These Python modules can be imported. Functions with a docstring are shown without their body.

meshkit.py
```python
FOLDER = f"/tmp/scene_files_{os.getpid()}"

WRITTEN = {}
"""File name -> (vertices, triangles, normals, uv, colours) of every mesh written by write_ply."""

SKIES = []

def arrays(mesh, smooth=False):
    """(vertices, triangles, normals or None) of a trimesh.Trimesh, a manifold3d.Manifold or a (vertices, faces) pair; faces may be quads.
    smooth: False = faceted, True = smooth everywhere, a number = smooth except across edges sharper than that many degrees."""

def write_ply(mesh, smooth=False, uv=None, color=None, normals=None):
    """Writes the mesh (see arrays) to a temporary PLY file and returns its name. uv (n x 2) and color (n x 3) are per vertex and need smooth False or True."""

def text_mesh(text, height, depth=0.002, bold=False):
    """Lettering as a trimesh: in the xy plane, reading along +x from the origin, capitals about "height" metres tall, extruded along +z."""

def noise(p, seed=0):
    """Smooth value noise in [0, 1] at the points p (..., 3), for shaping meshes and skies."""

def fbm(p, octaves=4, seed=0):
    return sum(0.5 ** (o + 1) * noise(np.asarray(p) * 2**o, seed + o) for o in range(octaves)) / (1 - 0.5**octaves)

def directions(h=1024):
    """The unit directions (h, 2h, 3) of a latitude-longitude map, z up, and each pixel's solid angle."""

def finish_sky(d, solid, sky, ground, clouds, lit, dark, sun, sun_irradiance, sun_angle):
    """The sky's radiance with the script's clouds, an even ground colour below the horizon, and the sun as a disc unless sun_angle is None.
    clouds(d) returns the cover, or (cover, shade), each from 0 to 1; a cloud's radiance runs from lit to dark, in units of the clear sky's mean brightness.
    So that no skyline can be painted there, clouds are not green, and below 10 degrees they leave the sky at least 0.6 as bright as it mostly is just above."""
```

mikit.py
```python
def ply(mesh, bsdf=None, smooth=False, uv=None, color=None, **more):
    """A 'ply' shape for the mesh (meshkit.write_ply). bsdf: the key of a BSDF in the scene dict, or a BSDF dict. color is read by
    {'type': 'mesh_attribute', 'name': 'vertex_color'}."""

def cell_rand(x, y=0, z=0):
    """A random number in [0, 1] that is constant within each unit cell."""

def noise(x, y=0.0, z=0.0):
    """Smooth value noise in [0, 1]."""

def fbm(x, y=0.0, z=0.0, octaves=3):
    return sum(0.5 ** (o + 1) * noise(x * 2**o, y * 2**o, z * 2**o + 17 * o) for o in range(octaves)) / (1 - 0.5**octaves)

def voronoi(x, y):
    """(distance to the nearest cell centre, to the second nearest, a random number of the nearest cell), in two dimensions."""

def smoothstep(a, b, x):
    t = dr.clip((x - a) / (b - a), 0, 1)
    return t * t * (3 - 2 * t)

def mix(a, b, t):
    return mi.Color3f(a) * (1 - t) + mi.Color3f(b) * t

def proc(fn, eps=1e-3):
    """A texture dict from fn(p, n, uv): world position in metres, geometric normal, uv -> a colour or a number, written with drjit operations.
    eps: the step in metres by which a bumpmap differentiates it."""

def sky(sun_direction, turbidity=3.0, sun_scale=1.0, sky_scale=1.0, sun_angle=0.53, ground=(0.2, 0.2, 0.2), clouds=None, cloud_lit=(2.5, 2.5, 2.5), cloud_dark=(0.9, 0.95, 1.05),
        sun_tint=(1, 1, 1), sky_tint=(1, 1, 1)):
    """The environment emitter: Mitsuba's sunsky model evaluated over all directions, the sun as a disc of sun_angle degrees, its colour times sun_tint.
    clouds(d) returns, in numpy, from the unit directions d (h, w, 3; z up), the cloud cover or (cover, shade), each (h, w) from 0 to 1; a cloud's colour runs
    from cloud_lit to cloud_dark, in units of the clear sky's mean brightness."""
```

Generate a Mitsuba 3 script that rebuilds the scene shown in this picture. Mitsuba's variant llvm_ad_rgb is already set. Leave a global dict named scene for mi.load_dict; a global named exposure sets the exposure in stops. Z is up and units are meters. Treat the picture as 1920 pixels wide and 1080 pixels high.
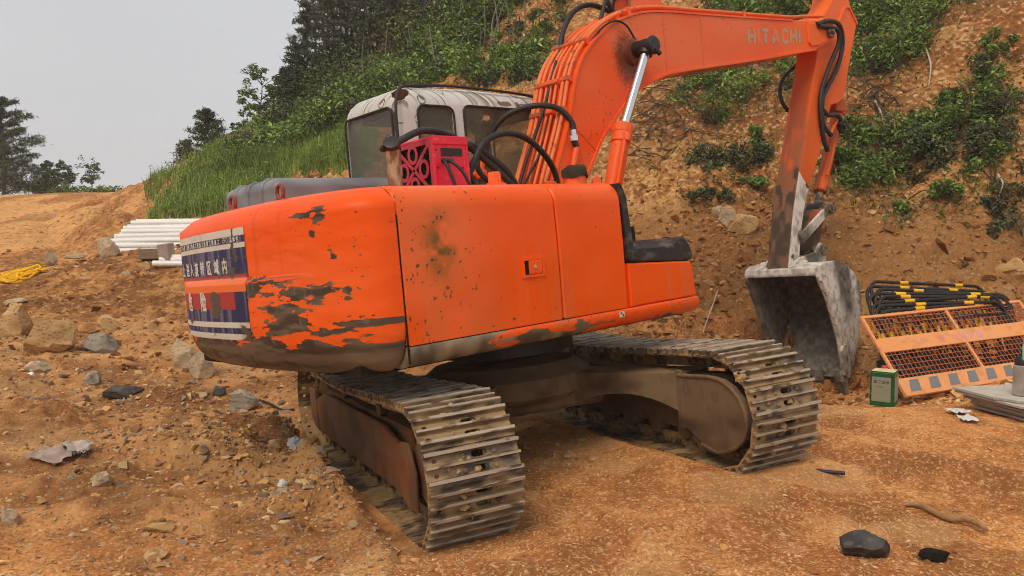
import math, numpy as np, trimesh, manifold3d as m3, mitsuba as mi, drjit as dr, mikit, meshkit
from scipy.interpolate import RBFInterpolator, LinearNDInterpolator
from scipy.spatial import ConvexHull
from shapely.geometry import Polygon
from mikit import proc, noise, fbm, voronoi, smoothstep, mix
T = mi.ScalarTransform4f
scene, labels = {}, {}
C3 = mi.Color3f

# ---------------------------------------------------------------- camera, sky, exposure
PITCH = 0.069
scene['camera'] = {'type': 'perspective', 'fov': 2*math.degrees(math.atan(960/1507)), 'fov_axis': 'x', 'near_clip': 0.1, 'far_clip': 2000.0,
    'to_world': T().look_at(origin=[0, 0, 1.6], target=[0, math.cos(PITCH), 1.6-math.sin(PITCH)], up=[0, 0, 1])}
def clouds(d):
    n = meshkit.fbm(d*np.array([2.2, 2.2, 5.0]), 3, 4)
    return np.ones(d.shape[:2]), np.clip(0.10+0.50*(n-0.5)+0.75*np.clip(d[..., 2], 0, .6), 0, 1)
scene['sky_light'] = mikit.sky((-0.35, -0.75, 0.95), turbidity=5, sun_scale=0.62, sun_angle=30, ground=(0.22, 0.15, 0.09), clouds=clouds,
                         cloud_lit=(2.62, 2.70, 2.80), cloud_dark=(1.75, 1.82, 1.93))
exposure = 1.24

# ---------------------------------------------------------------- frames
def mat(R, t):
    M = np.eye(4); M[:3, :3] = R; M[:3, 3] = t
    return M
UR = np.array([[0.7325818, -0.67507643, -0.08715339], [0.67881682, 0.73402888, 0.0202316], [0.05031523, -0.07398249, 0.99598944]])
UT = np.array([-0.02328, 6.83715, -0.19722])
TR = np.array([[0.4096505, 0.91035395, -0.05866992], [-0.90887871, 0.41281297, 0.05937117], [0.07826849, 0.02900241, 0.99651036]])
TT = np.array([-0.00082, 6.85258, -0.24917])
_c, _s = math.cos(.046), math.sin(.046); _RX = np.array([[1, 0, 0], [0, _c, -_s], [0, _s, _c]]); _pv = np.array([0, 1.142, 0.])
TT = TT+TR@(_pv-_RX@_pv); TR = TR@_RX
MU, MT = mat(UR, UT), mat(TR, TT)
EYE = np.array([0, 0, 1.6]); FWD = np.array([0, math.cos(PITCH), -math.sin(PITCH)]); UPV = np.array([0, math.sin(PITCH), math.cos(PITCH)])
def at(px, py, depth):
    """a surveyed point: the world point the 1920-px photograph shows at (px, py), depth metres ahead"""
    return EYE+depth*(FWD+np.array([1., 0, 0])*(px-960)/1507-UPV*(py-540)/1507)
def atz(px, py, z):
    r = at(px, py, 1.0)-EYE
    return EYE+r*(z-EYE[2])/r[2]
def local(p, R, t):
    q = [p.x-float(t[0]), p.y-float(t[1]), p.z-float(t[2])]
    return [q[0]*float(R[0, k])+q[1]*float(R[1, k])+q[2]*float(R[2, k]) for k in range(3)]

# ---------------------------------------------------------------- mesh helpers
def num(key):
    if key not in scene and key not in labels and not any(k.startswith(key+'__') for k in scene): return key
    i = 1
    while True:
        k = f'{key}_{i:03d}'
        if k not in scene and k not in labels and not any(q.startswith(k+'__') for q in scene): return k
        i += 1
_cnt = {}
def add(key, mesh, bsdf, smooth=30, M=None, color=None, label=None, cat=None, group=None, kind=None, exact=False):
    if not exact:
        c = _cnt.get(key, 0); _cnt[key] = c+1
        if c: key = f'{key}_{c:03d}'
    if isinstance(mesh, list): mesh = cat_(mesh)
    d = mikit.ply(mesh, bsdf, smooth=smooth, color=color) if not isinstance(mesh, dict) else dict(mesh)
    if M is not None: d['to_world'] = T(M.tolist() if isinstance(M, np.ndarray) else M)
    scene[key] = d
    lab = {k: v for k, v in (('label', label), ('category', cat), ('group', group), ('kind', kind)) if v}
    if lab: labels[key] = lab
    return key
def thing(key, label, cat, group=None):
    c = _cnt.get(key, 0); _cnt[key] = c+1
    if c: key = f'{key}_{c:03d}'
    labels[key] = {'label': label, 'category': cat}
    if group: labels[key]['group'] = group
    return key
def cat_(ms): return trimesh.util.concatenate([tm(m) for m in ms])
def tm(m):
    if hasattr(m, 'to_mesh'):
        q = m.to_mesh(); return trimesh.Trimesh(np.array(q.vert_properties[:, :3]), np.array(q.tri_verts), process=False)
    if isinstance(m, tuple): return trimesh.Trimesh(np.array(m[0]), np.array(m[1]), process=False)
    return m
def xf(m, M):
    m = tm(m).copy(); m.apply_transform(M); return m
def rotm(axis, a, p=(0, 0, 0)): return trimesh.transformations.rotation_matrix(a, axis, p)
def trans(x, y, z): M = np.eye(4); M[:3, 3] = (x, y, z); return M
def box(lo, hi, b=0.0):
    lo, hi = np.minimum(lo, hi), np.maximum(lo, hi)
    if b <= 0:
        m = trimesh.creation.box(hi-lo); m.apply_translation((lo+hi)/2); return m
    pts = []
    for sx in (0, 1):
        for sy in (0, 1):
            for sz in (0, 1):
                c = np.where([sx, sy, sz], hi, lo); s = np.where([sx, sy, sz], -b, b)
                for k in range(3):
                    q = c+s; q[k] = c[k]; pts.append(q)
    return trimesh.convex.convex_hull(np.array(pts))
def rbox(lo, hi, r, n=16):
    s = m3.Manifold.sphere(r, n); ms = []
    for x in (lo[0]+r, hi[0]-r):
        for y in (lo[1]+r, hi[1]-r):
            for z in (lo[2]+r, hi[2]-r): ms.append(s.translate((x, y, z)))
    return m3.Manifold.batch_hull(ms)
def mbox(lo, hi): return m3.Manifold.cube(tuple(np.subtract(hi, lo))).translate(tuple(lo))
def inset(P, d):
    P = np.asarray(P, float); n = len(P); out = []
    for i in range(n):
        a, b, c = P[i-1], P[i], P[(i+1) % n]
        e1, e2 = b-a, c-b
        e1 = e1/(np.linalg.norm(e1)+1e-12); e2 = e2/(np.linalg.norm(e2)+1e-12)
        n1, n2 = np.array([-e1[1], e1[0]]), np.array([-e2[1], e2[0]])
        m = n1+n2; L = m@m
        m = n1 if L < 1e-6 else m*min(2/L, 2.0)
        out.append(b+d*m)
    return np.array(out)
def prism(P, y0, y1, bev=0.006):
    """profile P of (x, z) swept along y from y0 to y1 with bevelled edges"""
    P = np.asarray(P, float)
    if Polygon(P).exterior.is_ccw is False: P = P[::-1]
    I = inset(P, bev); n = len(P)
    rings = [(I, y0), (P, y0+bev), (P, y1-bev), (I, y1)] if bev > 0 else [(P, y0), (P, y1)]
    V = np.vstack([np.c_[r[:, 0], np.full(n, y), r[:, 1]] for r, y in rings]); F = []
    for k in range(len(rings)-1):
        for i in range(n):
            a, b = k*n+i, k*n+(i+1) % n
            F += [[a, a+n, b], [b, a+n, b+n]]
    tv, tf = trimesh.creation.triangulate_polygon(Polygon(I if bev > 0 else P), engine='earcut')
    key = {tuple(np.round(v, 7)): i for i, v in enumerate(I if bev > 0 else P)}
    idx = np.array([key.get(tuple(np.round(v, 7)), 0) for v in tv]); tf = idx[tf]
    F += [list(f) for f in tf]
    o = (len(rings)-1)*n
    F += [[f[0]+o, f[2]+o, f[1]+o] for f in tf]
    m = trimesh.Trimesh(V, F, process=False); m.merge_vertices()
    if m.volume < 0: m.invert()
    return m
def smoothpath(P, n=40):
    P = np.asarray(P, float)
    if len(P) < 3: return P
    Q = np.vstack([2*P[0]-P[1], P, 2*P[-1]-P[-2]]); out = []
    per = max(2, n//(len(P)-1))
    for i in range(len(P)-1):
        p0, p1, p2, p3 = Q[i:i+4]
        for t in np.linspace(0, 1, per, endpoint=False):
            out.append(.5*((2*p1)+(-p0+p2)*t+(2*p0-5*p1+4*p2-p3)*t*t+(-p0+3*p1-3*p2+p3)*t**3))
    out.append(P[-1])
    return np.array(out)
def tube(P, r, n=10, smooth=True, per=40, caps=True):
    P = smoothpath(P, per) if smooth else np.asarray(P, float)
    r = np.broadcast_to(np.asarray(r, float), (len(P),)) if np.ndim(r) == 0 or len(np.atleast_1d(r)) == len(P) else np.interp(np.linspace(0, 1, len(P)), np.linspace(0, 1, len(r)), r)
    tg = np.gradient(P, axis=0); tg /= np.linalg.norm(tg, axis=1, keepdims=True)+1e-12
    u = np.cross(tg[0], [0.13, 0.27, 0.95]); u /= np.linalg.norm(u); V = []
    for i in range(len(P)):
        u = u-tg[i]*(u@tg[i]); u /= np.linalg.norm(u)+1e-12; v = np.cross(tg[i], u)
        a = np.linspace(0, 2*np.pi, n, endpoint=False)
        V.append(P[i]+r[i]*(np.cos(a)[:, None]*u+np.sin(a)[:, None]*v))
    V = np.vstack(V); F = []
    for k in range(len(P)-1):
        i = np.arange(n); a = k*n+i; b = k*n+(i+1) % n
        F.append(np.c_[a, b, a+n]); F.append(np.c_[b, b+n, a+n])
    if caps:
        c0, c1 = len(V), len(V)+1; V = np.vstack([V, P[0], P[-1]]); i = np.arange(n); e = (len(P)-1)*n
        F.append(np.c_[(i+1) % n, i, np.full(n, c0)]); F.append(np.c_[e+i, e+(i+1) % n, np.full(n, c1)])
    return trimesh.Trimesh(V, np.vstack(F), process=False)
def cyl(p0, p1, r, n=24, b=0.0, r1=None):
    p0, p1 = np.asarray(p0, float), np.asarray(p1, float); d = p1-p0; L = np.linalg.norm(d); d = d/L; r1 = r if r1 is None else r1
    if b > 0: return tube([p0, p0+d*1e-4, p0+d*b, p1-d*b, p1-d*1e-4, p1], [r-b, r-b, r, r1, r1-b, r1-b], n, smooth=False)
    return tube([p0, p1], [r, r1], n, smooth=False)
def lathe(prof, p0, axis, n=24):
    """prof of (radius, distance along the axis)"""
    axis = np.asarray(axis, float); axis = axis/np.linalg.norm(axis); p0 = np.asarray(p0, float)
    P = np.array([p0+axis*h for _, h in prof])+axis*np.linspace(0, 1e-5, len(prof))[:, None]
    u = np.cross(axis, [0.13, 0.27, 0.95] if abs(axis[2]) < .9 else [1, 0.2, 0]); u /= np.linalg.norm(u); v = np.cross(axis, u); a = np.linspace(0, 2*np.pi, n, endpoint=False)
    V = np.vstack([P[i]+prof[i][0]*(np.cos(a)[:, None]*u+np.sin(a)[:, None]*v) for i in range(len(prof))]); F = []
    for k in range(len(prof)-1):
        i = np.arange(n); A = k*n+i; B = k*n+(i+1) % n
        F += [np.c_[A, B, A+n], np.c_[B, B+n, A+n]]
    c0 = len(V); V = np.vstack([V, P[0], P[-1]]); i = np.arange(n); e = (len(prof)-1)*n
    F += [np.c_[(i+1) % n, i, np.full(n, c0)], np.c_[e+i, e+(i+1) % n, np.full(n, c0+1)]]
    return trimesh.Trimesh(V, np.vstack(F), process=False)
def hexa(p, axis, r, h): return lathe([(r, 0), (r, h*.8), (r*.85, h)], p, axis, 6)
def flatgrid(fn, us, vs):
    """surface sheet from fn(u, v)"""
    V = np.array([[fn(u, v) for v in vs] for u in us]); a, b = len(us), len(vs)
    i = np.arange(a*b).reshape(a, b)
    F = np.vstack([np.c_[i[:-1, :-1].ravel(), i[1:, :-1].ravel(), i[1:, 1:].ravel()], np.c_[i[:-1, :-1].ravel(), i[1:, 1:].ravel(), i[:-1, 1:].ravel()]])
    return trimesh.Trimesh(V.reshape(-1, 3), F, process=False)
GLYPH = {'禁':[[[0,29,8,38,3,39,2,45,13,47,13,53,20,53,21,47,28,47,39,47,39,53,46,53,47,47,57,46,57,39,51,38,59,32,59,28,52,25,51,18,58,16,58,10,48,8,58,-2,51,-6,36,9,32,-6,19,-7,16,0,5,-6,1,-1,11,8,3,9,2,16,10,17,9,25,13,26,13,29,7,25,3,25],[48,30,47,26,51,26,51,28],[34,27,39,26,39,30,35,29],[27,39,31,35,34,38],[22,31,22,26,27,27],[18,2,26,1,26,9,21,9]]],'止':[[[1,-3,1,4,9,4,10,39,18,39,18,4,28,4,28,52,36,53,37,32,56,32,56,24,37,24,37,4,59,4,59,-3]]],'进':[[[0,-1,9,9,9,23,2,23,1,30,17,31,18,26,27,27,27,34,13,35,3,46,3,49,9,52,18,42,26,42,27,51,34,52,35,42,40,42,41,51,49,52,50,42,57,42,57,34,50,34,50,26,59,25,58,18,50,18,50,4,59,4,59,-3,57,-5,26,-5,13,1,4,-6],[34,18,27,3,41,3,41,18],[36,33,35,26,41,26,41,34],[18,9,24,13,25,18,18,18]]],'入':[[[5,-6,1,1,16,13,24,29,25,36,16,44,19,51,24,50,31,43,48,12,60,2,57,-6,50,-3,41,6,31,22,25,10,14,-2]]],'旋':[[[0,-4,7,21,7,35,1,35,1,43,11,43,8,48,10,52,15,53,21,43,28,43,32,53,39,52,38,45,59,45,59,37,35,37,34,35,59,33,55,21,57,19,57,13,46,11,46,2,60,1,58,-6,43,-6,33,0,28,-7,24,-5,20,-7,11,-7,9,-4,7,-7,3,-7],[34,25,36,24,38,11,38,26],[26,13,28,13,29,25,27,27],[22,34,15,35,15,31,23,31],[15,23,11,1,17,1,18,23]]],'转':[[[2,4,1,12,13,14,13,19,3,19,2,26,7,37,1,38,1,45,9,46,11,53,18,52,18,46,37,46,39,53,45,53,47,52,46,46,57,46,57,38,44,38,43,35,59,34,59,26,40,25,40,23,54,23,57,21,48,7,54,-1,50,-7,47,-7,30,6,34,13,41,10,43,15,29,15,29,9,21,7,20,-7,13,-6,13,5],[16,37,21,35,21,27,23,27,24,34,34,34,35,37],[21,16,29,16,31,26,27,26,27,20,21,19]]],'区':[[[4,49,57,50,58,43,49,42,50,37,40,23,52,10,48,3,58,3,59,-5,4,-5],[33,16,19,3,44,4],[12,12,16,12,27,22,14,34,14,37,21,40,34,29,41,42,12,41]]],'域':[[[0,6,1,10,7,12,7,30,1,30,1,38,7,38,7,52,15,52,16,38,18,39,18,44,38,44,38,53,50,53,58,46,58,36,46,35,47,28,51,34,58,32,49,9,50,5,53,10,60,6,58,-4,55,-7,49,-7,43,0,37,-5,32,-6,28,-2,31,3,17,0,15,6,3,1],[22,36,22,34,38,35,37,36],[28,26,27,20,31,20,31,26],[15,17,19,17,19,30,15,30]]],'内':[[[4,42,25,42,27,53,34,53,35,42,56,42,55,-5,39,-7,37,1,47,1,48,7,43,6,31,19,21,8,16,5,12,6,12,-7,5,-7],[35,34,34,28,48,16,48,34],[12,14,23,23,25,34,12,34]]],'危':[[[19,27,50,28,50,15,46,7,34,6,32,9,32,14,41,14,42,20,27,20,27,2,50,2,51,10,54,11,59,9,58,-2,53,-6,22,-5,19,-1]],[[0,30,11,41,17,53,23,53,26,49,40,49,43,46,41,38,58,38,58,30,17,30,15,8,7,-7,4,-7,0,-1,7,11,8,25,3,26],[20,39,29,38,31,40,21,41]]],'险':[[[3,50,21,51,24,49,21,34,27,38,38,54,44,52,44,47,61,32,50,5,59,4,59,-4,21,-4,20,3,27,5,24,17,20,8,11,7,11,-6,4,-7],[42,25,44,13,46,13,49,24,54,27,52,28],[40,40,35,34,44,35],[22,25,31,23,35,10,33,4,41,4,37,7,36,26,26,27],[11,16,15,16,15,23,12,27],[11,38,13,38,14,43,11,43]]],'重':[[[1,-4,1,2,6,3,6,11,8,13,8,34,1,36,2,42,7,42,6,49,49,53,53,48,52,45,37,43,59,41,59,36,53,34,53,13,55,11,54,3,59,2,59,-4]]],'工':[[[1,-2,2,6,25,7,25,37,6,37,4,38,5,46,56,45,55,37,34,37,34,7,58,6,59,-2]]],'总':[[[1,3,7,16,15,15,9,18,9,40,18,41,14,51,20,53,29,41,34,41,40,53,47,51,44,41,51,40,50,16,57,8,59,0,52,-2,49,2,44,-6,20,-6,15,-2,15,9,8,-3,2,-2],[35,16,41,8,46,8,44,14,46,17],[19,33,18,25,42,25,42,33],[25,13,24,2,40,2,41,7,35,4]]],'承':[[[0,3,12,25,12,29,2,30,2,36,20,37,22,33,26,33,26,38,32,40,11,42,11,50,48,50,51,47,45,39,47,33,53,38,59,34,50,22,53,13,60,6,56,-1,52,0,46,8,44,6,35,6,35,-1,31,-6,17,-5,16,1,26,2,26,6,13,7,6,-2],[42,16,35,16,35,14,43,14]]],'包':[[[0,29,17,53,25,51,23,45,54,45,52,11,60,7,58,-2,52,-6,14,-5,10,-1,10,26,4,25],[18,3,49,2,51,8,37,7,36,12,18,12],[17,36,16,34,38,34,38,15,44,15,45,37],[19,26,18,20,30,20,30,26]]],'程':[[[0,9,9,27,1,28,1,35,11,37,11,41,2,41,2,48,19,52,25,50,56,50,56,27,58,26,58,18,45,18,45,16,56,15,57,8,45,7,45,4,59,3,59,-5,22,-5,22,3,37,3,37,6,26,7,25,12,20,14,19,-6,12,-7,11,11,6,5,2,5],[34,36,48,35,48,43,34,43],[27,16,37,15,37,18,27,18],[20,27,22,24,27,27,26,28],[19,37,26,36,26,45,19,43]]],'施':[[[0,-4,7,22,7,35,1,35,1,43,12,43,10,52,16,53,20,43,29,43,32,53,40,51,39,44,59,44,58,36,47,35,47,32,54,34,57,32,56,8,60,5,60,1,56,-6,32,-6,29,-3,28,13,26,13,25,-2,22,-6,11,-7,9,-4,4,-7],[37,2,52,3,51,7,47,7,46,3,39,4,38,18],[47,15,49,14,49,23,47,23],[39,36,34,33,39,27],[26,23,29,23,29,26,26,26],[16,34,16,30,23,30,24,34],[14,19,11,1,17,1,18,22]]],'中':[[[4,10,5,42,25,42,26,53,33,53,34,42,56,41,56,10,50,9,47,13,34,13,33,-7,26,-7,25,-5,25,13,12,13,11,9],[34,23,47,21,47,34,35,34],[13,22,25,21,25,34,13,34]]],'国':[[[3,49,57,49,56,-7,49,-7,47,-4,3,-6],[13,6,13,4,48,5,47,6],[44,19,48,15,48,33,34,33,34,28,46,27],[12,14,26,14,26,20,14,21,14,27,26,28,26,33,12,33]]],'交':[[[1,-3,2,1,15,4,23,10,16,23,7,18,2,23,15,35,3,36,2,44,25,44,23,51,31,53,36,44,58,43,57,36,46,35,58,25,58,22,51,18,45,23,38,10,46,4,58,2,59,-2,55,-7,38,-2,31,3,8,-7,4,-7],[21,28,31,16,39,29,35,32,35,36,26,36]]],'建':[[[0,-2,7,7,3,17,4,23,2,29,5,30,10,40,2,42,3,49,32,48,34,53,40,53,41,48,54,48,55,40,59,38,59,33,55,32,54,24,56,22,58,8,41,7,41,4,59,3,60,0,57,-5,29,-5,14,1,5,-7],[22,6,25,4,33,3,33,7],[9,23,10,20,13,21,13,24]]],'油':[[[3,-3,3,1,12,17,16,18,20,15,20,39,16,38,4,45,7,52,21,46,21,40,33,40,34,52,42,53,43,40,57,40,57,-6,51,-7,48,-3,30,-3,27,-7,21,-7,19,10,10,-6],[43,6,49,5,49,15,43,15],[49,31,43,32,43,23,49,23],[28,24,34,23,34,32,28,32],[29,14,28,5,34,5,34,15]],[[1,29,2,34,6,36,17,30,18,26,15,22,12,22]]],'液':[[[1,28,1,32,6,35,18,27,23,36,17,38,13,36,4,45,7,51,10,51,14,46,32,46,32,52,39,53,42,46,59,46,59,38,44,38,43,35,57,32,54,17,49,7,60,0,59,-4,54,-7,43,1,31,-7,21,-7,19,15,16,14,10,-4,4,-4,2,1,10,20],[28,2,31,2,37,7,34,15,28,13],[28,25,30,25,35,38,32,38]]]}
def glyph_mesh(text, h, pitch, fn, wscale=1.0, sub=0):
    """lettering flat in (u, v), each vertex put on its surface by fn(u, v)"""
    ms, x = [], 0.0
    for ch in text:
        if ch in GLYPH:
            for rings in GLYPH[ch]:
                R = [np.array(r, float).reshape(-1, 2)*h/55*[wscale, 1]+[x, 0] for r in rings]
                p = Polygon(R[0], R[1:]).buffer(0)
                for g in getattr(p, 'geoms', [p]):
                    if g.area <= 0: continue
                    v, f = trimesh.creation.triangulate_polygon(g, engine='earcut')
                    ms.append(trimesh.Trimesh(np.array([fn(a, b) for a, b in v]), f, process=False))
        x += pitch
    return cat_(ms)

# ---------------------------------------------------------------- materials
def rgb(*c): return {'type': 'rgb', 'value': list(map(float, c))}
def pr(key, col, rough=0.6, spec=0.4, metal=0.0, bump=None, bs=0.01, **k):
    b = {'type': 'principled', 'base_color': rgb(*col) if isinstance(col, tuple) else col, 'roughness': rough if not callable(rough) else proc(rough), 'specular': spec, 'metallic': metal, **k}
    if bump is not None: b = {'type': 'bumpmap', 'arbitrary': proc(bump, 0.002), 'scale': bs, 'bsdf': b}
    scene[key] = {'type': 'twosided', 'bsdf': b}
def vc(key, rough=0.8, spec=0.2):
    scene[key] = {'type': 'twosided', 'bsdf': {'type': 'principled', 'base_color': {'type': 'mesh_attribute', 'name': 'vertex_color'}, 'roughness': rough, 'specular': spec}}
ORANGE = (0.91, 0.104, 0.004); FADED = (0.88, 0.165, 0.040); RUST = (0.085, 0.05, 0.028); MUD = (0.30, 0.19, 0.085); BARE = (0.10, 0.075, 0.05)

def m_body(p, n, uv):      # orange side panels of the upper body
    x, y, z = local(p, UR, UT)
    big = fbm(x*1.3, y*1.3, z*1.3+3, 2)
    col = mix(ORANGE, FADED, smoothstep(.56, .78, big)*.4)
    streak = noise(x*26, y*26, z*1.4)
    col = mix(col, FADED, smoothstep(.62, .9, streak)*.30)
    col = mix(col, (0.52, 0.17, 0.06), smoothstep(.45, .8, noise(x*11, 2.0, z*.8))*.32*smoothstep(1.8, 1.15, z))
    # sun-bleached patch at the rear of the door and the rust bloom on it
    bx, bz = (x+1.64)*3.2, (z-1.72)*2.6
    w = dr.exp(-(bx*bx+bz*bz)*.9)*(.8+.9*big)
    col = mix(col, FADED, dr.clip(w, 0, 1))
    rx, rz = (x+1.60)*9.0, (z-1.70)*5.5
    wob = fbm(x*9, y*9, z*9, 3)
    rr = dr.exp(-(rx*rx+rz*rz))*smoothstep(.3, .62, wob)
    col = mix(col, (0.26, 0.11, 0.02), rr*1.25)
    fine = fbm(x*66, y*66, z*40, 2)
    zone = dr.exp(-dr.square((x+1.66)*2.2))*.16+smoothstep(1.25, 1.12, z)*.07+dr.exp(-dr.square((x+.62)*6))*smoothstep(1.5, 1.2, z)*.10
    chip = smoothstep(.82, .87, fine+zone*1.2*smoothstep(.42, .64, wob))
    scr = smoothstep(.955, .985, noise(x*5+z*55, 3.0, z*5-x*50))*smoothstep(.5, .62, fbm(x*2.5+9, y, z*2.5, 2)); col = mix(col, (0.25, 0.07, 0.03), scr*.7)
    col = mix(col, RUST, chip*.9)
    # worn sill: bare rusty metal in patches, more towards the rear
    sill = smoothstep(1.140, 1.136, z)
    bare = smoothstep(.02, .06, fbm(x*3.4, 5.0, z*13, 3)-.52+(-x-.35)*.16+(1.09-z)*1.6)
    dust = mix(BARE, (0.30, 0.23, 0.15), smoothstep(.35, .75, fbm(x*9, y*9, z*5, 2)))
    col = mix(col, dust, sill*bare)
    return col
def m_cw(p, n, uv):      # counterweight: paint torn off in long flakes, bare grey-brown below
    x, y, z = local(p, UR, UT)
    s = y+x*.35
    big = fbm(x*1.1+7, y*1.1, z*1.3, 2)
    col = mix(ORANGE, FADED, smoothstep(.45, .75, big)*.5)
    run = noise(s*38, 1.5, z*1.1)
    col = mix(col, mix(ORANGE, (0.55, 0.06, 0.006), .35), smoothstep(.50, .9, run)*.85*smoothstep(1.6, 1.66, z)*smoothstep(-.95, -.6, y))
    wob = fbm(s*3.3, 2.0, z*7.5, 3); tear = fbm(s*15, 9.0, z*38, 4)
    edge = (wob-.5)*.30+(tear-.5)*.20
    low = smoothstep(.0, .006, 1.225+edge*.62-z+smoothstep(-.75, -1.2, y)*-.03)
    band = smoothstep(.0, .012, .080+edge*1.35-dr.abs(z-1.475+.02*s)-.45*dr.maximum(dr.abs(y+.42)-.44, 0))
    band2 = smoothstep(.0, .012, .036+edge*1.1-dr.abs(z-1.300)-.3*dr.maximum(dr.abs(y+.55)-.55, 0))
    def blot(y0, z0, ry, rz):
        return smoothstep(1.0, .85, dr.sqrt(dr.square((y-y0)/ry)+dr.square((z-z0)/rz))-(tear-.5)*3.6-(wob-.5)*2.2)
    spots = dr.maximum(blot(-.93, 1.945, .10, .016), dr.maximum(blot(-1.06, 1.935, .035, .035), dr.maximum(blot(-1.12, 1.71, .02, .022), dr.maximum(blot(-1.19, 1.49, .02, .035), blot(-1.0, 1.84, .016, .014)))))
    fine = fbm(s*58, y*8, z*58, 2)
    spots = dr.maximum(spots, smoothstep(.855, .89, fine+smoothstep(-.9, -1.25, y)*.08))
    seam = smoothstep(.012, .006, dr.abs(z-1.545-.5*(tear-.5)*.1+.02*s))*smoothstep(-.95, -.7, y)
    gone = dr.maximum(dr.maximum(low, band), dr.maximum(band2, dr.maximum(spots, seam)))
    bare = mix((0.060, 0.043, 0.030), (0.16, 0.118, 0.082), smoothstep(.3, .7, fbm(s*5, 3.0, z*20, 3)))
    bare = mix(bare, (0.20, 0.16, 0.125), smoothstep(.62, .8, fbm(s*40, 3.0, z*9, 2))*.45)
    bare = mix(bare, (0.36, 0.28, 0.18), smoothstep(-.85, -1.25, y)*smoothstep(1.2, 1.05, z)*.55)
    lip = smoothstep(.010, .004, dr.abs(z-1.600+.004*(wob-.5)))*smoothstep(-1.0, -.8, y); col = mix(col, (0.28, 0.045, 0.012), lip*.7)
    rim = dr.maximum(smoothstep(-.05, .0, 1.225+edge*.62-z)*(1-low), 0)*.12
    col = mix(col, (0.62, 0.2, 0.08), rim)
    return mix(col, bare, gone)
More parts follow.
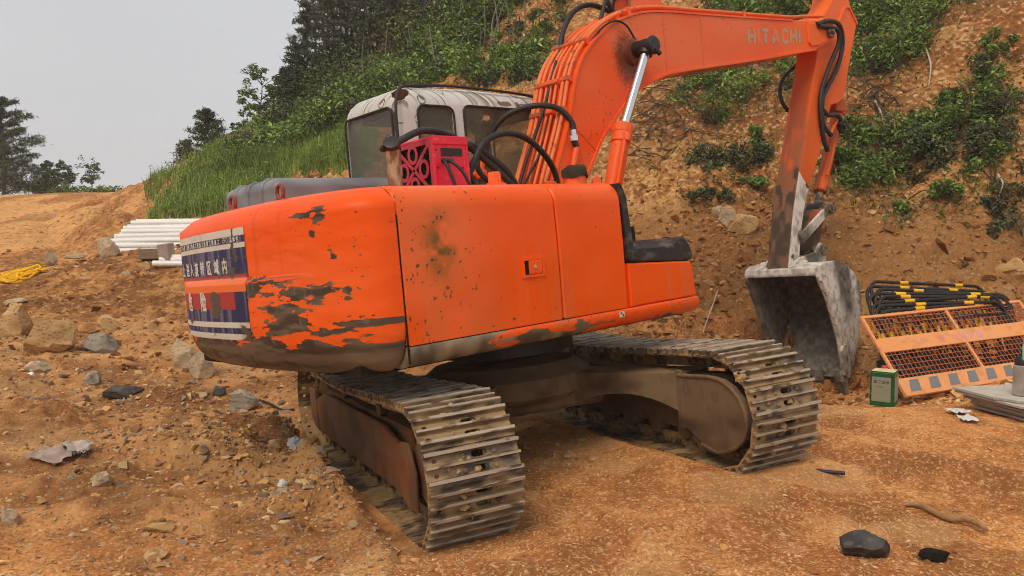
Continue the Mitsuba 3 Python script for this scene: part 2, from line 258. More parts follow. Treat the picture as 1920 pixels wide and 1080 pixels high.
def m_boom(p, n, uv):    # faded orange of boom, arm and pipes; arm foot rubbed bare
    x, y, z = local(p, UR, UT)
    big = fbm(x*.9+2, y*1.5, z*1.1, 2)
    col = mix((0.86, 0.110, 0.016), (0.86, 0.172, 0.055), smoothstep(.35, .62, big))
    col = mix(col, (0.92, 0.145, 0.010), smoothstep(4.6, 4.9, x)*.7)
    fine = fbm(x*48, y*48, z*48, 2)
    col = mix(col, RUST, smoothstep(.82, .87, fine+.05*smoothstep(.5, .7, big))*.85)
    scr = smoothstep(.93, .96, noise(x*3+z*40, y*20, z*4-x*30)+.10*smoothstep(.55, .75, fbm(x*2.2, y, z*2.2+5, 2)))
    col = mix(col, (0.20, 0.06, 0.03), scr*.5)
    # grease about the cylinder pin
    g = smoothstep(.26, .10, dr.sqrt(dr.square(x-1.74)+dr.square((z-3.42)*.8))+.22*(big-.5)+.12*(fine-.5))
    col = mix(col, (0.06, 0.035, 0.025), g*.85)
    dull = smoothstep(-.16, -.14, y)*smoothstep(4.4, 4.8, x)*smoothstep(4.2, 2.8, z)
    col = mix(col, (0.36, 0.085, 0.032), dull*(.45+.5*smoothstep(.35, .6, fbm(x*3, y*14, z*1.2, 2))))
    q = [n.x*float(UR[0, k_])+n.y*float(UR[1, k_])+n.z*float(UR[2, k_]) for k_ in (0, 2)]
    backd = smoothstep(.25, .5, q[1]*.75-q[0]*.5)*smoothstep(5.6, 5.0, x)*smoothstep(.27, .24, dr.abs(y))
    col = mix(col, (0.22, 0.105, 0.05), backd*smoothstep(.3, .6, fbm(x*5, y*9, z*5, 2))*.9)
    # arm foot
    wob = fbm(x*4, y*9, z*2.6, 3)
    a = smoothstep(2.55, 1.35, z+(wob-.5)*2.2)*smoothstep(4.2, 4.4, x)
    brown = mix((0.07, 0.045, 0.03), (0.17, 0.10, 0.06), smoothstep(.35, .7, fbm(x*7, y*12, z*5, 2)))
    a = a*smoothstep(-.155, -.13, y)
    col = mix(col, brown, smoothstep(.42, .62, a+.25*(fine-.5)))
    # concrete splashed over the arm's side
    cz = 2.62-z-(x-4.95)*1.3+(wob-.5)*.35
    c = smoothstep(-.01, .02, cz)*smoothstep(-.135, -.15, y)*smoothstep(4.2, 4.4, x)
    conc = mix((0.40, 0.37, 0.33), (0.72, 0.69, 0.63), smoothstep(.3, .6, fbm(x*14, y*14, z*9, 3)))
    hole = smoothstep(.66, .70, fbm(x*6+3, y*3, z*4, 2))
    col = mix(col, mix(conc, (0.09, 0.07, 0.055), hole), c)
    return col
def m_bucket(p, n, uv):
    x, y, z = local(p, UR, UT)
    f2 = fbm(x*17, y*17, z*12, 3); w = fbm(x*3.5, y*2.6, z*1.7, 3)
    steel = mix((0.085, 0.075, 0.065), (0.20, 0.18, 0.155), smoothstep(.25, .8, f2))
    conc = mix((0.36, 0.33, 0.29), (0.66, 0.62, 0.56), smoothstep(.25, .65, f2))
    out = dr.maximum(smoothstep(-.515, -.535, y), dr.maximum(smoothstep(1.0, 1.06, z)*.9, smoothstep(.515, .53, y)*.8))
    dark = smoothstep(.22, .05, dr.abs(x-5.27-.28*(z-.9)*-1.0-(w-.5)*.35)-.06*smoothstep(.3, 1.1, z))*smoothstep(.35, .55, z)
    dark = dr.maximum(dark, dr.maximum(smoothstep(5.58, 5.70, x+(w-.5)*.3), smoothstep(.10, -.05, z+(w-.5)*.4)*.7))
    c = (1-dark)*smoothstep(.30, .40, f2*.5+w*.5)
    return mix(steel, conc, c*out)
def m_bbump(p, n, uv): return fbm(p.x*40, p.y*40, p.z*40, 3)
def m_steel(p, n, uv):    # track pads: grouser tips rubbed bright (uv.x = height above the plate), mud in the valleys
    x, y, z = local(p, TR, TT)
    f = fbm(x*7, y*7, z*7, 3); g = fbm(x*34, y*13, z*34, 2)
    col = mix((0.060, 0.041, 0.027), (0.175, 0.122, 0.078), smoothstep(.3, .7, g))
    low = smoothstep(.55, .2, uv.x)
    mud = smoothstep(.37, .57, f+.14*(g-.5))
    col = mix(col, mix((0.27, 0.165, 0.070), (0.47, 0.325, 0.160), g), mud*(.35+.5*low))
    tip = smoothstep(.74, .92, uv.x)*smoothstep(.30, .5, g+.25*(.6-f))
    return mix(col, (0.43, 0.36, 0.28), tip*.8)
def m_mud_shade(p, n, uv):      # undercarriage frames: red-brown paint under dried mud, darkened to add underside shade
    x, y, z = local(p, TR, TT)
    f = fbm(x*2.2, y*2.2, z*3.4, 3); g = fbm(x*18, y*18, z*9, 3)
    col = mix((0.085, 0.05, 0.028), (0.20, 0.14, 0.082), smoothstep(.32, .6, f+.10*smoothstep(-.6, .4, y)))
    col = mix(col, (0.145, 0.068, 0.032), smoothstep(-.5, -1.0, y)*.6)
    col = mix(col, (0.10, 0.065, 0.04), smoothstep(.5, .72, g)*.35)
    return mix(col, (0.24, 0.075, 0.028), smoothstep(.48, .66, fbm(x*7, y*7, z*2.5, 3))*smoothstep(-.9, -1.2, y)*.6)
def m_cab(p, n, uv):      # cream cab paint, cracked and rust-streaked
    x, y, z = local(p, UR, UT)
    u, v = x+y*.9, z
    wx, wz = (fbm(u*5, 1.0, v*5, 2)-.5)*.5, (fbm(u*5, 7.0, v*5, 2)-.5)*.5
    a, b, c = voronoi(u*5.2+wx*2.2, v*3.4+wz*2.2)
    crack = smoothstep(.065, .02, b-a)*smoothstep(.33, .44, fbm(u*2.1, 4.0, v*2.1, 2))
    col = mix((0.50, 0.50, 0.475), (0.68, 0.68, 0.66), noise(u*2, y, v*2))
    st = smoothstep(.55, .82, noise(u*24, 2.0, v*1.6))*smoothstep(.40, .56, fbm(u*4, 6.0, v*2, 2))
    col = mix(col, (0.20, 0.15, 0.065), st*.9*smoothstep(3.16, 3.05, z))
    rust = smoothstep(.76, .80, fbm(u*9, 9.0, v*9, 2))
    col = mix(col, (0.10, 0.055, 0.03), rust*.85)
    drip = smoothstep(.74, .86, noise(u*46, 5.0, v*2.6))*smoothstep(.42, .6, fbm(u*6, 2.0, v*3, 2)); col = mix(col, (0.13, 0.09, 0.05), drip*.8)
    return mix(col, (0.10, 0.075, 0.05), crack*.9)
def m_exh(p, n, uv):
    f = fbm(p.x*22, p.y*22, p.z*9, 3)
    return mix((0.20, 0.11, 0.055), (0.42, 0.33, 0.22), smoothstep(.4, .62, f))
def m_red(p, n, uv):
    f = fbm(p.x*25, p.y*25, p.z*25, 2)
    return mix((0.66, 0.012, 0.045), (0.70, 0.10, 0.12), smoothstep(.62, .78, f)*.8)
def m_decal(p, n, uv):    # printed bands of the warning sticker, worn through to orange and bare metal
    x, y, z = local(p, UR, UT)
    tear = fbm(y*9, 4.0, z*24, 3); wob = fbm(y*4, 8.0, z*6, 3)
    blue = mix((0.012, 0.02, 0.085), (0.10, 0.115, 0.20), smoothstep(.45, .75, noise(y*34, 1.0, z*2.0)))
    white = mix((0.62, 0.58, 0.50), (0.40, 0.35, 0.27), smoothstep(.55, .8, wob))
    red = mix((0.42, 0.02, 0.03), (0.34, 0.05, 0.05), wob)
    def between(a, b): return smoothstep(a-.003, a+.003, z)*smoothstep(b+.003, b-.003, z)
    col = mix(blue, white, dr.maximum(between(1.887, 1.94), dr.maximum(between(1.81, 1.842), dr.maximum(between(1.295, 1.332), between(1.21, 1.255)))))
    col = mix(col, red, dr.maximum(between(1.62, 1.642), between(1.415, 1.53)*smoothstep(-.16, -.14, y)))
    col = mix(col, (0.84, 0.16, 0.03), between(1.53, 1.618))
    dark = smoothstep(.60, .66, tear*.5+wob*.55-.10+.10*smoothstep(1.5, 1.2, z))
    dark = dr.maximum(dark, smoothstep(.022, .012, dr.abs(y+.16+.03*(tear-.5)*3-(z-1.8)*.10)-.016*(wob-.3))*between(1.72, 1.96))
    dark = dr.maximum(dark, smoothstep(1.0, .9, dr.sqrt(dr.square((y-.16)/.085)+dr.square((z-1.435)/.10))-(tear-.5)*1.4))
    return mix(col, (0.085, 0.065, 0.05), dark)
pr('paint_body', proc(m_body), 0.30, 0.22, bump=lambda p, n, uv: fbm(p.x*3.5, p.y*3.5, p.z*3.5, 2), bs=0.014, clearcoat=0.12, clearcoat_gloss=0.9)
pr('paint_counterweight', proc(m_cw), 0.38, 0.22, bump=lambda p, n, uv: fbm(p.x*6, p.y*6, p.z*14, 3), bs=0.008)
pr('paint_boom', proc(m_boom), 0.42, 0.2, bump=lambda p, n, uv: fbm(p.x*4, p.y*4, p.z*4, 3), bs=0.006)
def m_pipe(p, n, uv):
    f = fbm(p.x*16, p.y*16, p.z*16, 2)
    return mix(mix((0.84, 0.165, 0.03), (0.80, 0.23, 0.08), noise(p.x*3, p.y*3, p.z*3)), (0.30, 0.10, 0.04), smoothstep(.68, .78, f)*.8)
pr('paint_pipe', proc(m_pipe), 0.45, 0.25)
pr('bucket_steel', proc(m_bucket), 0.72, 0.35, bump=m_bbump, bs=0.006)
pr('track_steel', proc(m_steel), 0.5, 0.5)
pr('muddy_shaded_frame', proc(m_mud_shade), 0.85, 0.1, bump=m_bbump, bs=0.005)
pr('cab_paint', proc(m_cab), 0.55, 0.35)
pr('rusty_pipe', proc(m_exh), 0.8, 0.3)
pr('red_enamel', proc(m_red), 0.4, 0.5)
pr('sticker', proc(m_decal), 0.4, 0.4)
pr('rubber', (0.022, 0.021, 0.02), 0.5, 0.4)
pr('black_plastic', proc(lambda p, n, uv: mix((0.022, 0.023, 0.025), (0.15, 0.13, 0.105), smoothstep(.52, .74, fbm(p.x*9, p.y*9, p.z*14, 3))*.55)), 0.5, 0.4)
pr('dark_void', (0.02, 0.016, 0.013), 0.95, 0.1)
pr('belly_shade_steel', (0.018, 0.013, 0.01), 0.8, 0.2)  # near-black: shade of the underside and panel gaps put into the colour
pr('grease', (0.015, 0.013, 0.012), 0.45, 0.5)
pr('chrome', (0.78, 0.79, 0.80), 0.16, 0.6, metal=1.0)
pr('hood_grey', proc(lambda p, n, uv: mix((0.14, 0.15, 0.165), (0.235, 0.245, 0.26), smoothstep(.3, .7, fbm(p.x*3, p.y*3, p.z*6, 2)))), 0.42, 0.5)
pr('white_print', (0.60, 0.57, 0.50), 0.6, 0.3)
pr('grey_print', proc(lambda p, n, uv: mix((0.46, 0.33, 0.22), (0.78, 0.20, 0.07), smoothstep(.50, .68, fbm(p.x*14, p.y*14, p.z*8, 2)))), 0.6, 0.3)
scene['dusty_glass'] = {'type': 'twosided', 'bsdf': {'type': 'principled', 'base_color': rgb(0.05, 0.055, 0.04), 'roughness': 0.12, 'specular': 0.7}}
scene['window_glass'] = {'type': 'blendbsdf', 'weight': proc(lambda p, n, uv: .30+.36*smoothstep(.35, .75, fbm(p.x*2.2, p.y*2.2, p.z*3.2, 3))), 'a': {'type': 'thindielectric'},
                         'b': {'type': 'twosided', 'bsdf': {'type': 'diffuse', 'reflectance': rgb(0.13, 0.135, 0.095)}}}

pr('rag', (0.05, 0.045, 0.03), 0.95, 0.1)
pr('curtain', (0.16, 0.115, 0.06), 0.9, 0.1)
pr('cab_patch', proc(lambda p, n, uv: mix((0.62, 0.61, 0.58), (0.50, 0.48, 0.43), smoothstep(.55, .75, fbm(p.x*9, p.y*9, p.z*6, 2)))), 0.5, 0.3)
pr('grease_steel', proc(lambda p, n, uv: mix((0.06, 0.045, 0.035), (0.24, 0.17, 0.11), smoothstep(.4, .65, fbm(p.x*20, p.y*20, p.z*20, 2)))), 0.5, 0.5)
pr('dried_mud', proc(lambda p, n, uv: mix((0.34, 0.215, 0.095), (0.50, 0.36, 0.19), noise(p.x*30, p.y*30, p.z*30))), 0.95, 0.1)
pr('pink', (0.75, 0.33, 0.33), .5, .4)
pr('marker_blue', (0.02, 0.022, 0.05), .5, .4)
pr('wood_brown', proc(lambda p, n, uv: mix((0.26, 0.145, 0.065), (0.44, 0.27, 0.13), fbm(p.x*40, p.y*40, p.z*40, 2))), .9, .1)
pr('pale_wood', (0.55, 0.47, 0.36), .8, .2)
pr('wood_old', proc(lambda p, n, uv: mix((0.16, 0.11, 0.065), (0.34, 0.25, 0.16), fbm(p.x*5, p.y*30, p.z*40, 2))), .9, .1)
pr('can_green', proc(lambda p, n, uv: mix((0.004, 0.105, 0.03), (0.012, 0.07, 0.026), smoothstep(.5, .75, fbm(p.x*12, p.y*12, p.z*12, 2)))), .35, .5)
pr('can_cream', (0.68, 0.58, 0.33), .5, .4); pr('cap_red', (0.62, 0.05, 0.05), .4, .5)
pr('can_label', proc(lambda p, n, uv: mix((0.30, 0.30, 0.22), (0.25, 0.23, 0.18), fbm(p.x*14, p.y*14, p.z*14, 2))), .7, .3); pr('can_ink', (0.10, 0.10, 0.075), .7, .2)
pr('tile_grey', proc(lambda p, n, uv: mix((0.33, 0.31, 0.27), (0.52, 0.48, 0.42), fbm(p.x*6, p.y*6, p.z*6, 3))), .8, .2)
pr('bottle_grey', proc(lambda p, n, uv: mix((0.30, 0.26, 0.24), (0.44, 0.40, 0.37), smoothstep(.3, .7, fbm(p.x*8, p.y*8, p.z*9, 2)))), .35, .5); pr('hook_green', (0.25, 0.55, 0.42), .4, .5)
pr('panel_orange', proc(lambda p, n, uv: mix(mix((0.84, 0.32, 0.095), (0.80, 0.40, 0.18), fbm(p.x*3, p.y*3, p.z*3, 2)), (0.42, 0.22, 0.10), smoothstep(.52, .72, fbm(p.x*8, p.y*8, p.z*14, 3))*.35)), .55, .35)
pr('hazard_grey', (0.20, 0.205, 0.22), .5, .4); pr('lilac', (0.70, 0.34, 0.36), .6, .3); pr('yellow_tape', (0.88, 0.52, 0.015), .45, .4)
pr('grille_red', proc(lambda p, n, uv: mix((0.46, 0.035, 0.075), (0.34, 0.07, 0.08), fbm(p.x*12, p.y*12, p.z*12, 2))), .7, .2)

pr('wire_red', (0.60, 0.17, 0.075), .6, .3)
pr('eye_paint', proc(lambda p, n, uv: mix((0.34, 0.06, 0.03), (0.15, 0.065, 0.04), smoothstep(.35, .6, fbm(p.x*30, p.y*30, p.z*30, 2)))), .6, .3)

pr('paper_pale', (0.50, 0.43, 0.38), .9, .1)

# ================================================================ TERRAIN
def sv(px, py, d=None, z=None): return at(px, py, d/1.0) if z is None else atz(px, py, z)
def svy(px, py, y):      # surveyed point at ground distance y
    r = at(px, py, 1.0)-EYE; return EYE+r*(y/r[1])
CP = [svy(*c) for c in [
  (150, 800, 7.4), (60, 668, 9.8), (300, 690, 9.9), (400, 600, 12.2), (200, 560, 13.7), (0, 520, 15.8), (330, 505, 15.0), (420, 503, 15.2), (520, 495, 15.4), (620, 485, 15.6), (400, 470, 16.3), (240, 488, 15.6), (150, 440, 22), (100, 400, 27), (0, 366, 34), (150, 362, 34), (255, 361, 33), (-300, 366, 34), (-200, 440, 22), (-200, 520, 16), (-200, 670, 9.8), (265, 352, 28), (225, 400, 22), (215, 380, 26),
  (300, 418, 20), (310, 372, 24), (400, 322, 25), (520, 296, 24.5), (640, 268, 22.5), (480, 400, 18.5), (420, 425, 18.5), (640, 345, 17.5), (720, 330, 17),
  (560, 240, 28), (600, 165, 31), (650, 110, 35), (750, 60, 33), (900, 20, 27), (1000, 0, 24), (850, 150, 22.5), (980, 130, 20), (1000, 175, 18.5), (750, 200, 21), (650, 225, 23), (1080, 60, 21.5),
  (1250, 205, 16.0), (1250, 290, 15.0), (1230, 370, 14.6), (1250, 392, 13.7), (1330, 372, 13.7), (1250, 500, 12.3), (1300, 600, 11), (1330, 660, 10.3), (1180, 560, 11.6), (1000, 560, 12), (800, 560, 13), (600, 600, 12),
  (1450, 640, 10.9), (1630, 560, 11.7), (1760, 570, 11.5), (1920, 575, 11.3), (1650, 430, 12.5), (1900, 520, 11.8), (1900, 430, 12.3), (1900, 300, 12.7), (1900, 200, 13.5), (1900, 100, 14.2), (1900, 30, 15.0), (1700, 350, 13.7), (1700, 250, 14.3), (1700, 150, 15.1), (1700, 50, 17.2), (1700, -100, 19.5), (1950, -80, 17.5),
  (1450, 395, 13.8), (1450, 300, 14.6), (1450, 200, 15.6), (1450, 130, 17), (1350, 130, 17.6), (1300, 50, 20.3), (1300, -100, 23.5), (1100, -100, 27), (1450, 20, 20.0), (1560, 320, 13.9)]]
CP += [atz(*c) for c in [(960, 1080, -.12), (0, 1080, -.10), (1920, 1080, -.13), (500, 950, -.15), (1300, 960, -.13), (1750, 900, -.14), (1450, 884, -.10), (1670, 762, -.18), (1600, 724, -.36), (1520, 717, -.36), (1440, 702, -.33), (1655, 705, -.22), (1900, 745, -.16), (1920, 840, -.14), (1920, 700, -.10), (2010, 690, -.09), (1800, 690, -.15), (1850, 660, -.06), (1960, 640, .02), (300, 900, -.13), (1100, 860, -.16), (100, 780, -.06)]]
CP += [TR@np.array(c)+TT for c in [(1.7, -1.14, .03), (0, -1.14, .05), (-1.6, -1.14, .07), (1.7, 1.14, .02), (0, 1.14, .03), (-1.6, 1.14, .05), (0, 0, .08), (1.0, 0, .04), (-2.6, -.4, .2), (-.5, -2.1, .17), (-1.8, -2.4, .3)]]
CP += [np.array(c, float) for c in [(0, 0, -.12), (0, -15, -.2), (-15, -12, .0), (15, -12, -.1), (-14, 2, .2), (8, 3, -.1), (14, 4, .5), (16, 12, 5.0), (20, 20, 9.5), (14, 20, 8.8), (10, 26, 12.5), (0, 34, 14.0), (-6, 42, 12), (22, 0, 2), (-25, 12, 1.0), (-30, 25, 2.2), (-22, 45, 2.6), (-40, 45, 2.0), (-14, 44, 3.0), (0, 60, 15), (30, 40, 16), (-12, 60, 3.2), (-40, 70, .0), (5, -3, -.1), (-5, -3, -.1), (-30, -5, .3)]]
CP = np.array(CP)
_rbf = RBFInterpolator(CP[:, :2], CP[:, 2], kernel='thin_plate_spline', smoothing=.012)
def base_h(x, y):
    q = np.c_[np.ravel(x), np.ravel(y)]; o = np.empty(len(q))
    for i in range(0, len(q), 60000): o[i:i+60000] = _rbf(q[i:i+60000])
    r = np.hypot(q[:, 0]/60, (q[:, 1]-15)/60); w = np.clip((r-.75)/.4, 0, 1); w = w*w*(3-2*w)
    return (o*(1-w)+(-2.0)*w).reshape(np.shape(x))
# a coarse lattice is enough for the base shape
_gx, _gy = np.linspace(-75, 75, 376), np.linspace(-60, 90, 376)
_GX, _GY = np.meshgrid(_gx, _gy, indexing='ij'); _GH = base_h(_GX, _GY)
from scipy.interpolate import RegularGridInterpolator
_fx, _fy = np.linspace(-14, 16, 376), np.linspace(0, 30, 376)
_FX, _FY = np.meshgrid(_fx, _fy, indexing='ij'); _FH = base_h(_FX, _FY)
_i1 = RegularGridInterpolator((_gx, _gy), _GH, bounds_error=False, fill_value=-2.0, method='linear')
_i2 = RegularGridInterpolator((_fx, _fy), _FH, bounds_error=False, fill_value=np.nan, method='linear')
def ss(a, b, x): t = np.clip((x-a)/(b-a), 0, 1); return t*t*(3-2*t)
def hb(x, y):
    q = np.c_[np.ravel(x), np.ravel(y)]; a = _i2(q); b = _i1(q)
    return np.where(np.isnan(a), b, a).reshape(np.shape(x))
def steep(x, y, e=.35):
    gx, gy = (hb(x+e, y)-hb(x-e, y))/(2*e), (hb(x, y+e)-hb(x, y-e))/(2*e)
    return np.hypot(gx, gy), gx, gy
def nz(x, y, s, o, seed): return meshkit.fbm(np.stack([x*s, y*s, np.zeros_like(x)+seed*3.7], -1), o, seed)-.5
PILES = [(atz(470, 790, -.1)[:2], .85, .24), (atz(300, 835, -.1)[:2], .75, .15), (atz(640, 850, -.15)[:2], .55, .20), (atz(420, 840, -.1)[:2], .7, .10), (atz(690, 905, -.15)[:2], .45, .10), (atz(560, 930, -.12)[:2], .4, .06), (atz(310, 720, -.05)[:2], .5, .14)]
RUTS = [(atz(1560, 1000, -.12)[:2], atz(1250, 905, -.12)[:2], .22, -.035), (atz(1500, 830, -.12)[:2], atz(1920, 905, -.12)[:2], .25, .05), (atz(1560, 790, -.12)[:2], atz(1920, 850, -.12)[:2], .2, -.04), (svy(330, 470, 16.5)[:2], svy(180, 380, 27)[:2], .5, -.12), (svy(120, 470, 17)[:2], svy(90, 385, 27)[:2], .6, -.12), (atz(1000, 1050, -.12)[:2], atz(1500, 940, -.12)[:2], .3, .035)]
def seg_d(x, y, a, b):
    ab = b-a; t = np.clip(((x-a[0])*ab[0]+(y-a[1])*ab[1])/(ab@ab), 0, 1)
    return np.hypot(x-a[0]-t*ab[0], y-a[1]-t*ab[1])
def tracks_mask(x, y):
    q = np.stack([x-TT[0], y-TT[1]], -1); u = q@TR[:2, 0]; v = q@TR[:2, 1]
    d = np.maximum(np.abs(u)-2.0, 0)**2+np.maximum(np.abs(np.abs(v)-1.142)-.33, 0)**2
    return 1-ss(.0, .24, np.sqrt(d))
def height(x, y):
    x, y = np.asarray(x, float), np.asarray(y, float)
    h = hb(x, y); sl, gx, gy = steep(x, y)
    wild = ss(.18, .55, sl); near = ss(26, 10, np.hypot(x, y))
    road = ss(.30, .12, sl)*ss(9, 12, y)*ss(-1, -4, x)
    rough = (.35+.65*ss(2, -2, x)*ss(3.2, 6, y))*(1-.6*road*ss(17, 21, y))*(1+.8*ss(-3, -4.5, x)*ss(10, 13, y)*ss(24, 19, y))+wild*1.5
    n = nz(x, y, .7, 3, 1)*.16*(1+1.6*wild)+nz(x, y, 2.6, 3, 2)*.085*rough+nz(x, y, 8.5, 3, 3)*.055*rough*(.35+.65*near)+nz(x, y, 30, 2, 5)*.010*near*(.5+rough)
    # clods
    c = np.clip(meshkit.noise(np.stack([x*6.1, y*6.1, x*0+9.1], -1), 8)-.62, 0, 1)
    n = n+c*.16*rough*ss(30, 12, np.hypot(x, y))
    for p, r, a in PILES:
        d = np.hypot(x-p[0], y-p[1])/r; n = n+1.45*a*np.exp(-d*d*2.2)*(1+nz(x, y, 5, 2, 12)*.9)
    for a, b, w, dz in RUTS: n = n+1.7*dz*np.exp(-(seg_d(x, y, a, b)/w)**2*2)
    for pa, pb, w in ((atz(1330, 920, -.12)[:2], atz(1800, 1010, -.12)[:2], .26), (atz(1540, 860, -.12)[:2], atz(1920, 925, -.12)[:2], .26), (atz(1040, 930, -.13)[:2], atz(1150, 1080, -.12)[:2], .24)):
        dd = seg_d(x, y, pa, pb); t_ = ((x-pa[0])*(pb-pa)[0]+(y-pa[1])*(pb-pa)[1])/np.linalg.norm(pb-pa)
        n = n+ss(w, w-.06, dd)*(-.022+.016*np.sin(t_*2*np.pi/.20))*ss(.38, .55, meshkit.noise(np.stack([x*1.1, y*1.1, x*0+3], -1), 9))+.02*np.exp(-((dd-w)/.05)**2)
    # erosion gullies and slumped ledges on the cut face
    L = np.hypot(gx, gy)+1e-6; u = (x*gy-y*gx)/L
    n = n+wild*(np.abs(nz(x*.9+h*.15, y*.9, 1.0, 3, 21))*-.75+.14)*ss(1.0, 2.2, h)+wild*nz(h*1.4+x*.2, x*.35+y*.35, 1.5, 3, 23)*.5*ss(1.2, 2.4, h)
    n = n+wild*ss(40, 18, np.hypot(x, y))*((np.abs(nz(x, y, 1.5, 3, 35))*-.85+.16)*ss(1.2, 2.2, h)+(np.abs(nz(x, y, 2.3, 2, 31))*-.50+.10)+(np.abs(nz(x, y, 6.5, 2, 33))*-.26+.06)+nz(x, y, 14, 2, 37)*.07)
    qd = np.stack([x-TT[0], y-TT[1]], -1); ud, vd = qd@TR[:2, 0], qd@TR[:2, 1]; dd = np.sqrt(np.maximum(np.abs(ud)-2.0, 0)**2+np.maximum(np.abs(np.abs(vd)-1.142)-.33, 0)**2)
    n = n+(.05+.16*np.clip(nz(x, y, 3.5, 3, 41), -.3, .5))*np.exp(-((dd-.2)/.14)**2)*(1-.6*ss(1.2, 2.0, ud))
    q = np.stack([x-TT[0], y-TT[1]], -1); wpl = np.abs(q@TR[:2, 0]) < 0
    m = tracks_mask(x, y)
    zp = TT[2]-(TR[0, 2]*q[..., 0]+TR[1, 2]*q[..., 1])/TR[2, 2]+.022
    return (h+n)*(1-m)+(np.minimum(h+n*.25, zp+.015)*.15+zp*.85)*m
# one sheet, finer near the camera
def polar_sheet(a0, a1, na, r0, r1, nr):
    a = np.radians(np.linspace(a0, a1, na)); r = np.exp(np.linspace(math.log(r0), math.log(r1), nr))
    A, Rr = np.meshgrid(a, r, indexing='ij'); x, y = Rr*np.sin(A), Rr*np.cos(A)
    i = np.arange(na*nr).reshape(na, nr)
    F = np.vstack([np.c_[i[:-1, :-1].ravel(), i[1:, 1:].ravel(), i[1:, :-1].ravel()], np.c_[i[:-1, :-1].ravel(), i[:-1, 1:].ravel(), i[1:, 1:].ravel()]])
    return x, y, F
x, y, F = polar_sheet(-40, 40, 640, 2.2, 75, 640)
z = height(x, y); V = np.c_[x.ravel(), y.ravel(), z.ravel()]
mid_ = V[F].mean(1); slp, _, _ = steep(mid_[:, 0], mid_[:, 1])
def hill_mask(x, y):
    """the cut bank and everything above its foot"""
    h = hb(x, y); s, _, _ = steep(x, y)
    foot = ((x > -4.4) & (y > 13.6)) | ((x > 1.2) & (y > 10.2+np.maximum(0, 6-x)*.35)) | ((x > -7.2+(y-22)*-.12) & (y > 18.3)) 
    return foot & (h > .35)
hm = hill_mask(mid_[:, 0], mid_[:, 1])
rd = (mid_[:, 0] < -4.4) & (mid_[:, 1] > 12.5) & ~hm
def sub(mask):
    u, inv = np.unique(F[mask], return_inverse=True); return trimesh.Trimesh(V[u], inv.reshape(-1, 3), process=False)
nrm = np.zeros_like(V); fn_ = np.cross(V[F[:, 1]]-V[F[:, 0]], V[F[:, 2]]-V[F[:, 0]])
for k in range(3): np.add.at(nrm, F[:, k], fn_)
def m_ground(p, n, uv):
    x, y = p.x, p.y
    big = fbm(x*.55, y*.55, 2.0, 3); md = fbm(x*2.6, y*2.6, 5.0, 4); fi = fbm(x*70, y*70, p.z*70, 3); gr = fbm(x*15, y*15, p.z*15, 3)
    col = mix((0.53, 0.215, 0.068), (0.36, 0.138, 0.046), smoothstep(.38, .66, big))
    col = mix(col, (0.62, 0.30, 0.110), smoothstep(.50, .72, md)*.55)
    col = mix(col, (0.25, 0.105, 0.036), smoothstep(.50, .34, md)*.65)
    col = mix(col, (0.64, 0.40, 0.185), smoothstep(.54, .74, gr)*.22)
    col = mix(col, (0.24, 0.115, 0.05), smoothstep(.46, .30, gr)*.35)
    col = mix(col, (0.82, 0.60, 0.33), smoothstep(.54, .72, fi)*.42)
    col = mix(col, (0.17, 0.08, 0.034), smoothstep(.46, .30, fi)*.55)
    lf = smoothstep(.8, -1.4, x-.25*(y-5))*smoothstep(3.4, 5.2, y)
    col = mix(col, mix((0.21, 0.100, 0.044), (0.43, 0.230, 0.098), smoothstep(.3, .7, md)), lf*.65)
    clay = smoothstep(.60, .70, fbm(x*1.3+4, y*1.3, 1.0, 3))
    return mix(col, (0.66, 0.43, 0.20), clay*.25)
def m_hill(p, n, uv):
    x, y, z = p.x, p.y, p.z
    big = fbm(x*.35, y*.35, z*.5, 3); st = fbm(x*.8, y*.8, z*3.6, 3); fi = fbm(x*16, y*16, z*16, 3)
    col = mix((0.42, 0.20, 0.068), (0.28, 0.112, 0.040), smoothstep(.38, .62, big))
    col = mix(col, (0.55, 0.32, 0.125), smoothstep(.52, .72, st)*.6)
    col = mix(col, (0.22, 0.11, 0.048), smoothstep(.46, .32, st)*.6)
    col = mix(col, (0.68, 0.47, 0.25), smoothstep(.55, .70, fi)*.65)
    col = mix(col, (0.15, 0.078, 0.036), smoothstep(.46, .30, fi)*.8)
    heap = smoothstep(2.3, 1.7, z)*smoothstep(-1.5, .5, x)
    return mix(col, mix((0.36, 0.18, 0.068), (0.15, 0.070, 0.030), smoothstep(.4, .6, fi)), heap*.55)
def m_road(p, n, uv):
    x, y = p.x, p.y
    md = fbm(x*.9, y*.35, 5.0, 3); fi = fbm(x*14, y*14, p.z*14, 3); m2 = fbm(x*2.3, y*2.3, 3.0, 3)
    far = mix((0.50, 0.265, 0.105), (0.32, 0.145, 0.056), smoothstep(.42, .62, md))
    near_ = mix((0.40, 0.19, 0.068), (0.22, 0.098, 0.038), smoothstep(.38, .6, m2))
    t = smoothstep(16.5, 21.0, y+(m2-.5)*5)*smoothstep(-5.4, -7.2, x+.16*(y-16)+(md-.5)*2.5)
    col = mix(near_, far, t)
    col = mix(col, (0.54, 0.34, 0.16), smoothstep(.55, .72, fi)*.55)
    return mix(col, (0.12, 0.055, 0.024), smoothstep(.45, .30, fi)*.6)
gb = lambda p, n, uv: fbm(p.x*45, p.y*45, p.z*45, 3)
pr('dirt', proc(m_ground), 1.0, 0.0, bump=gb, bs=0.014)
pr('hill_dirt', proc(m_hill), 1.0, 0.0, bump=lambda p, n, uv: fbm(p.x*18, p.y*18, p.z*18, 3), bs=0.05)
pr('road_dirt', proc(m_road), 1.0, 0.0)
add('ground', sub(~hm & ~rd), 'dirt', True, kind='structure', label='churned orange dirt of the yard')
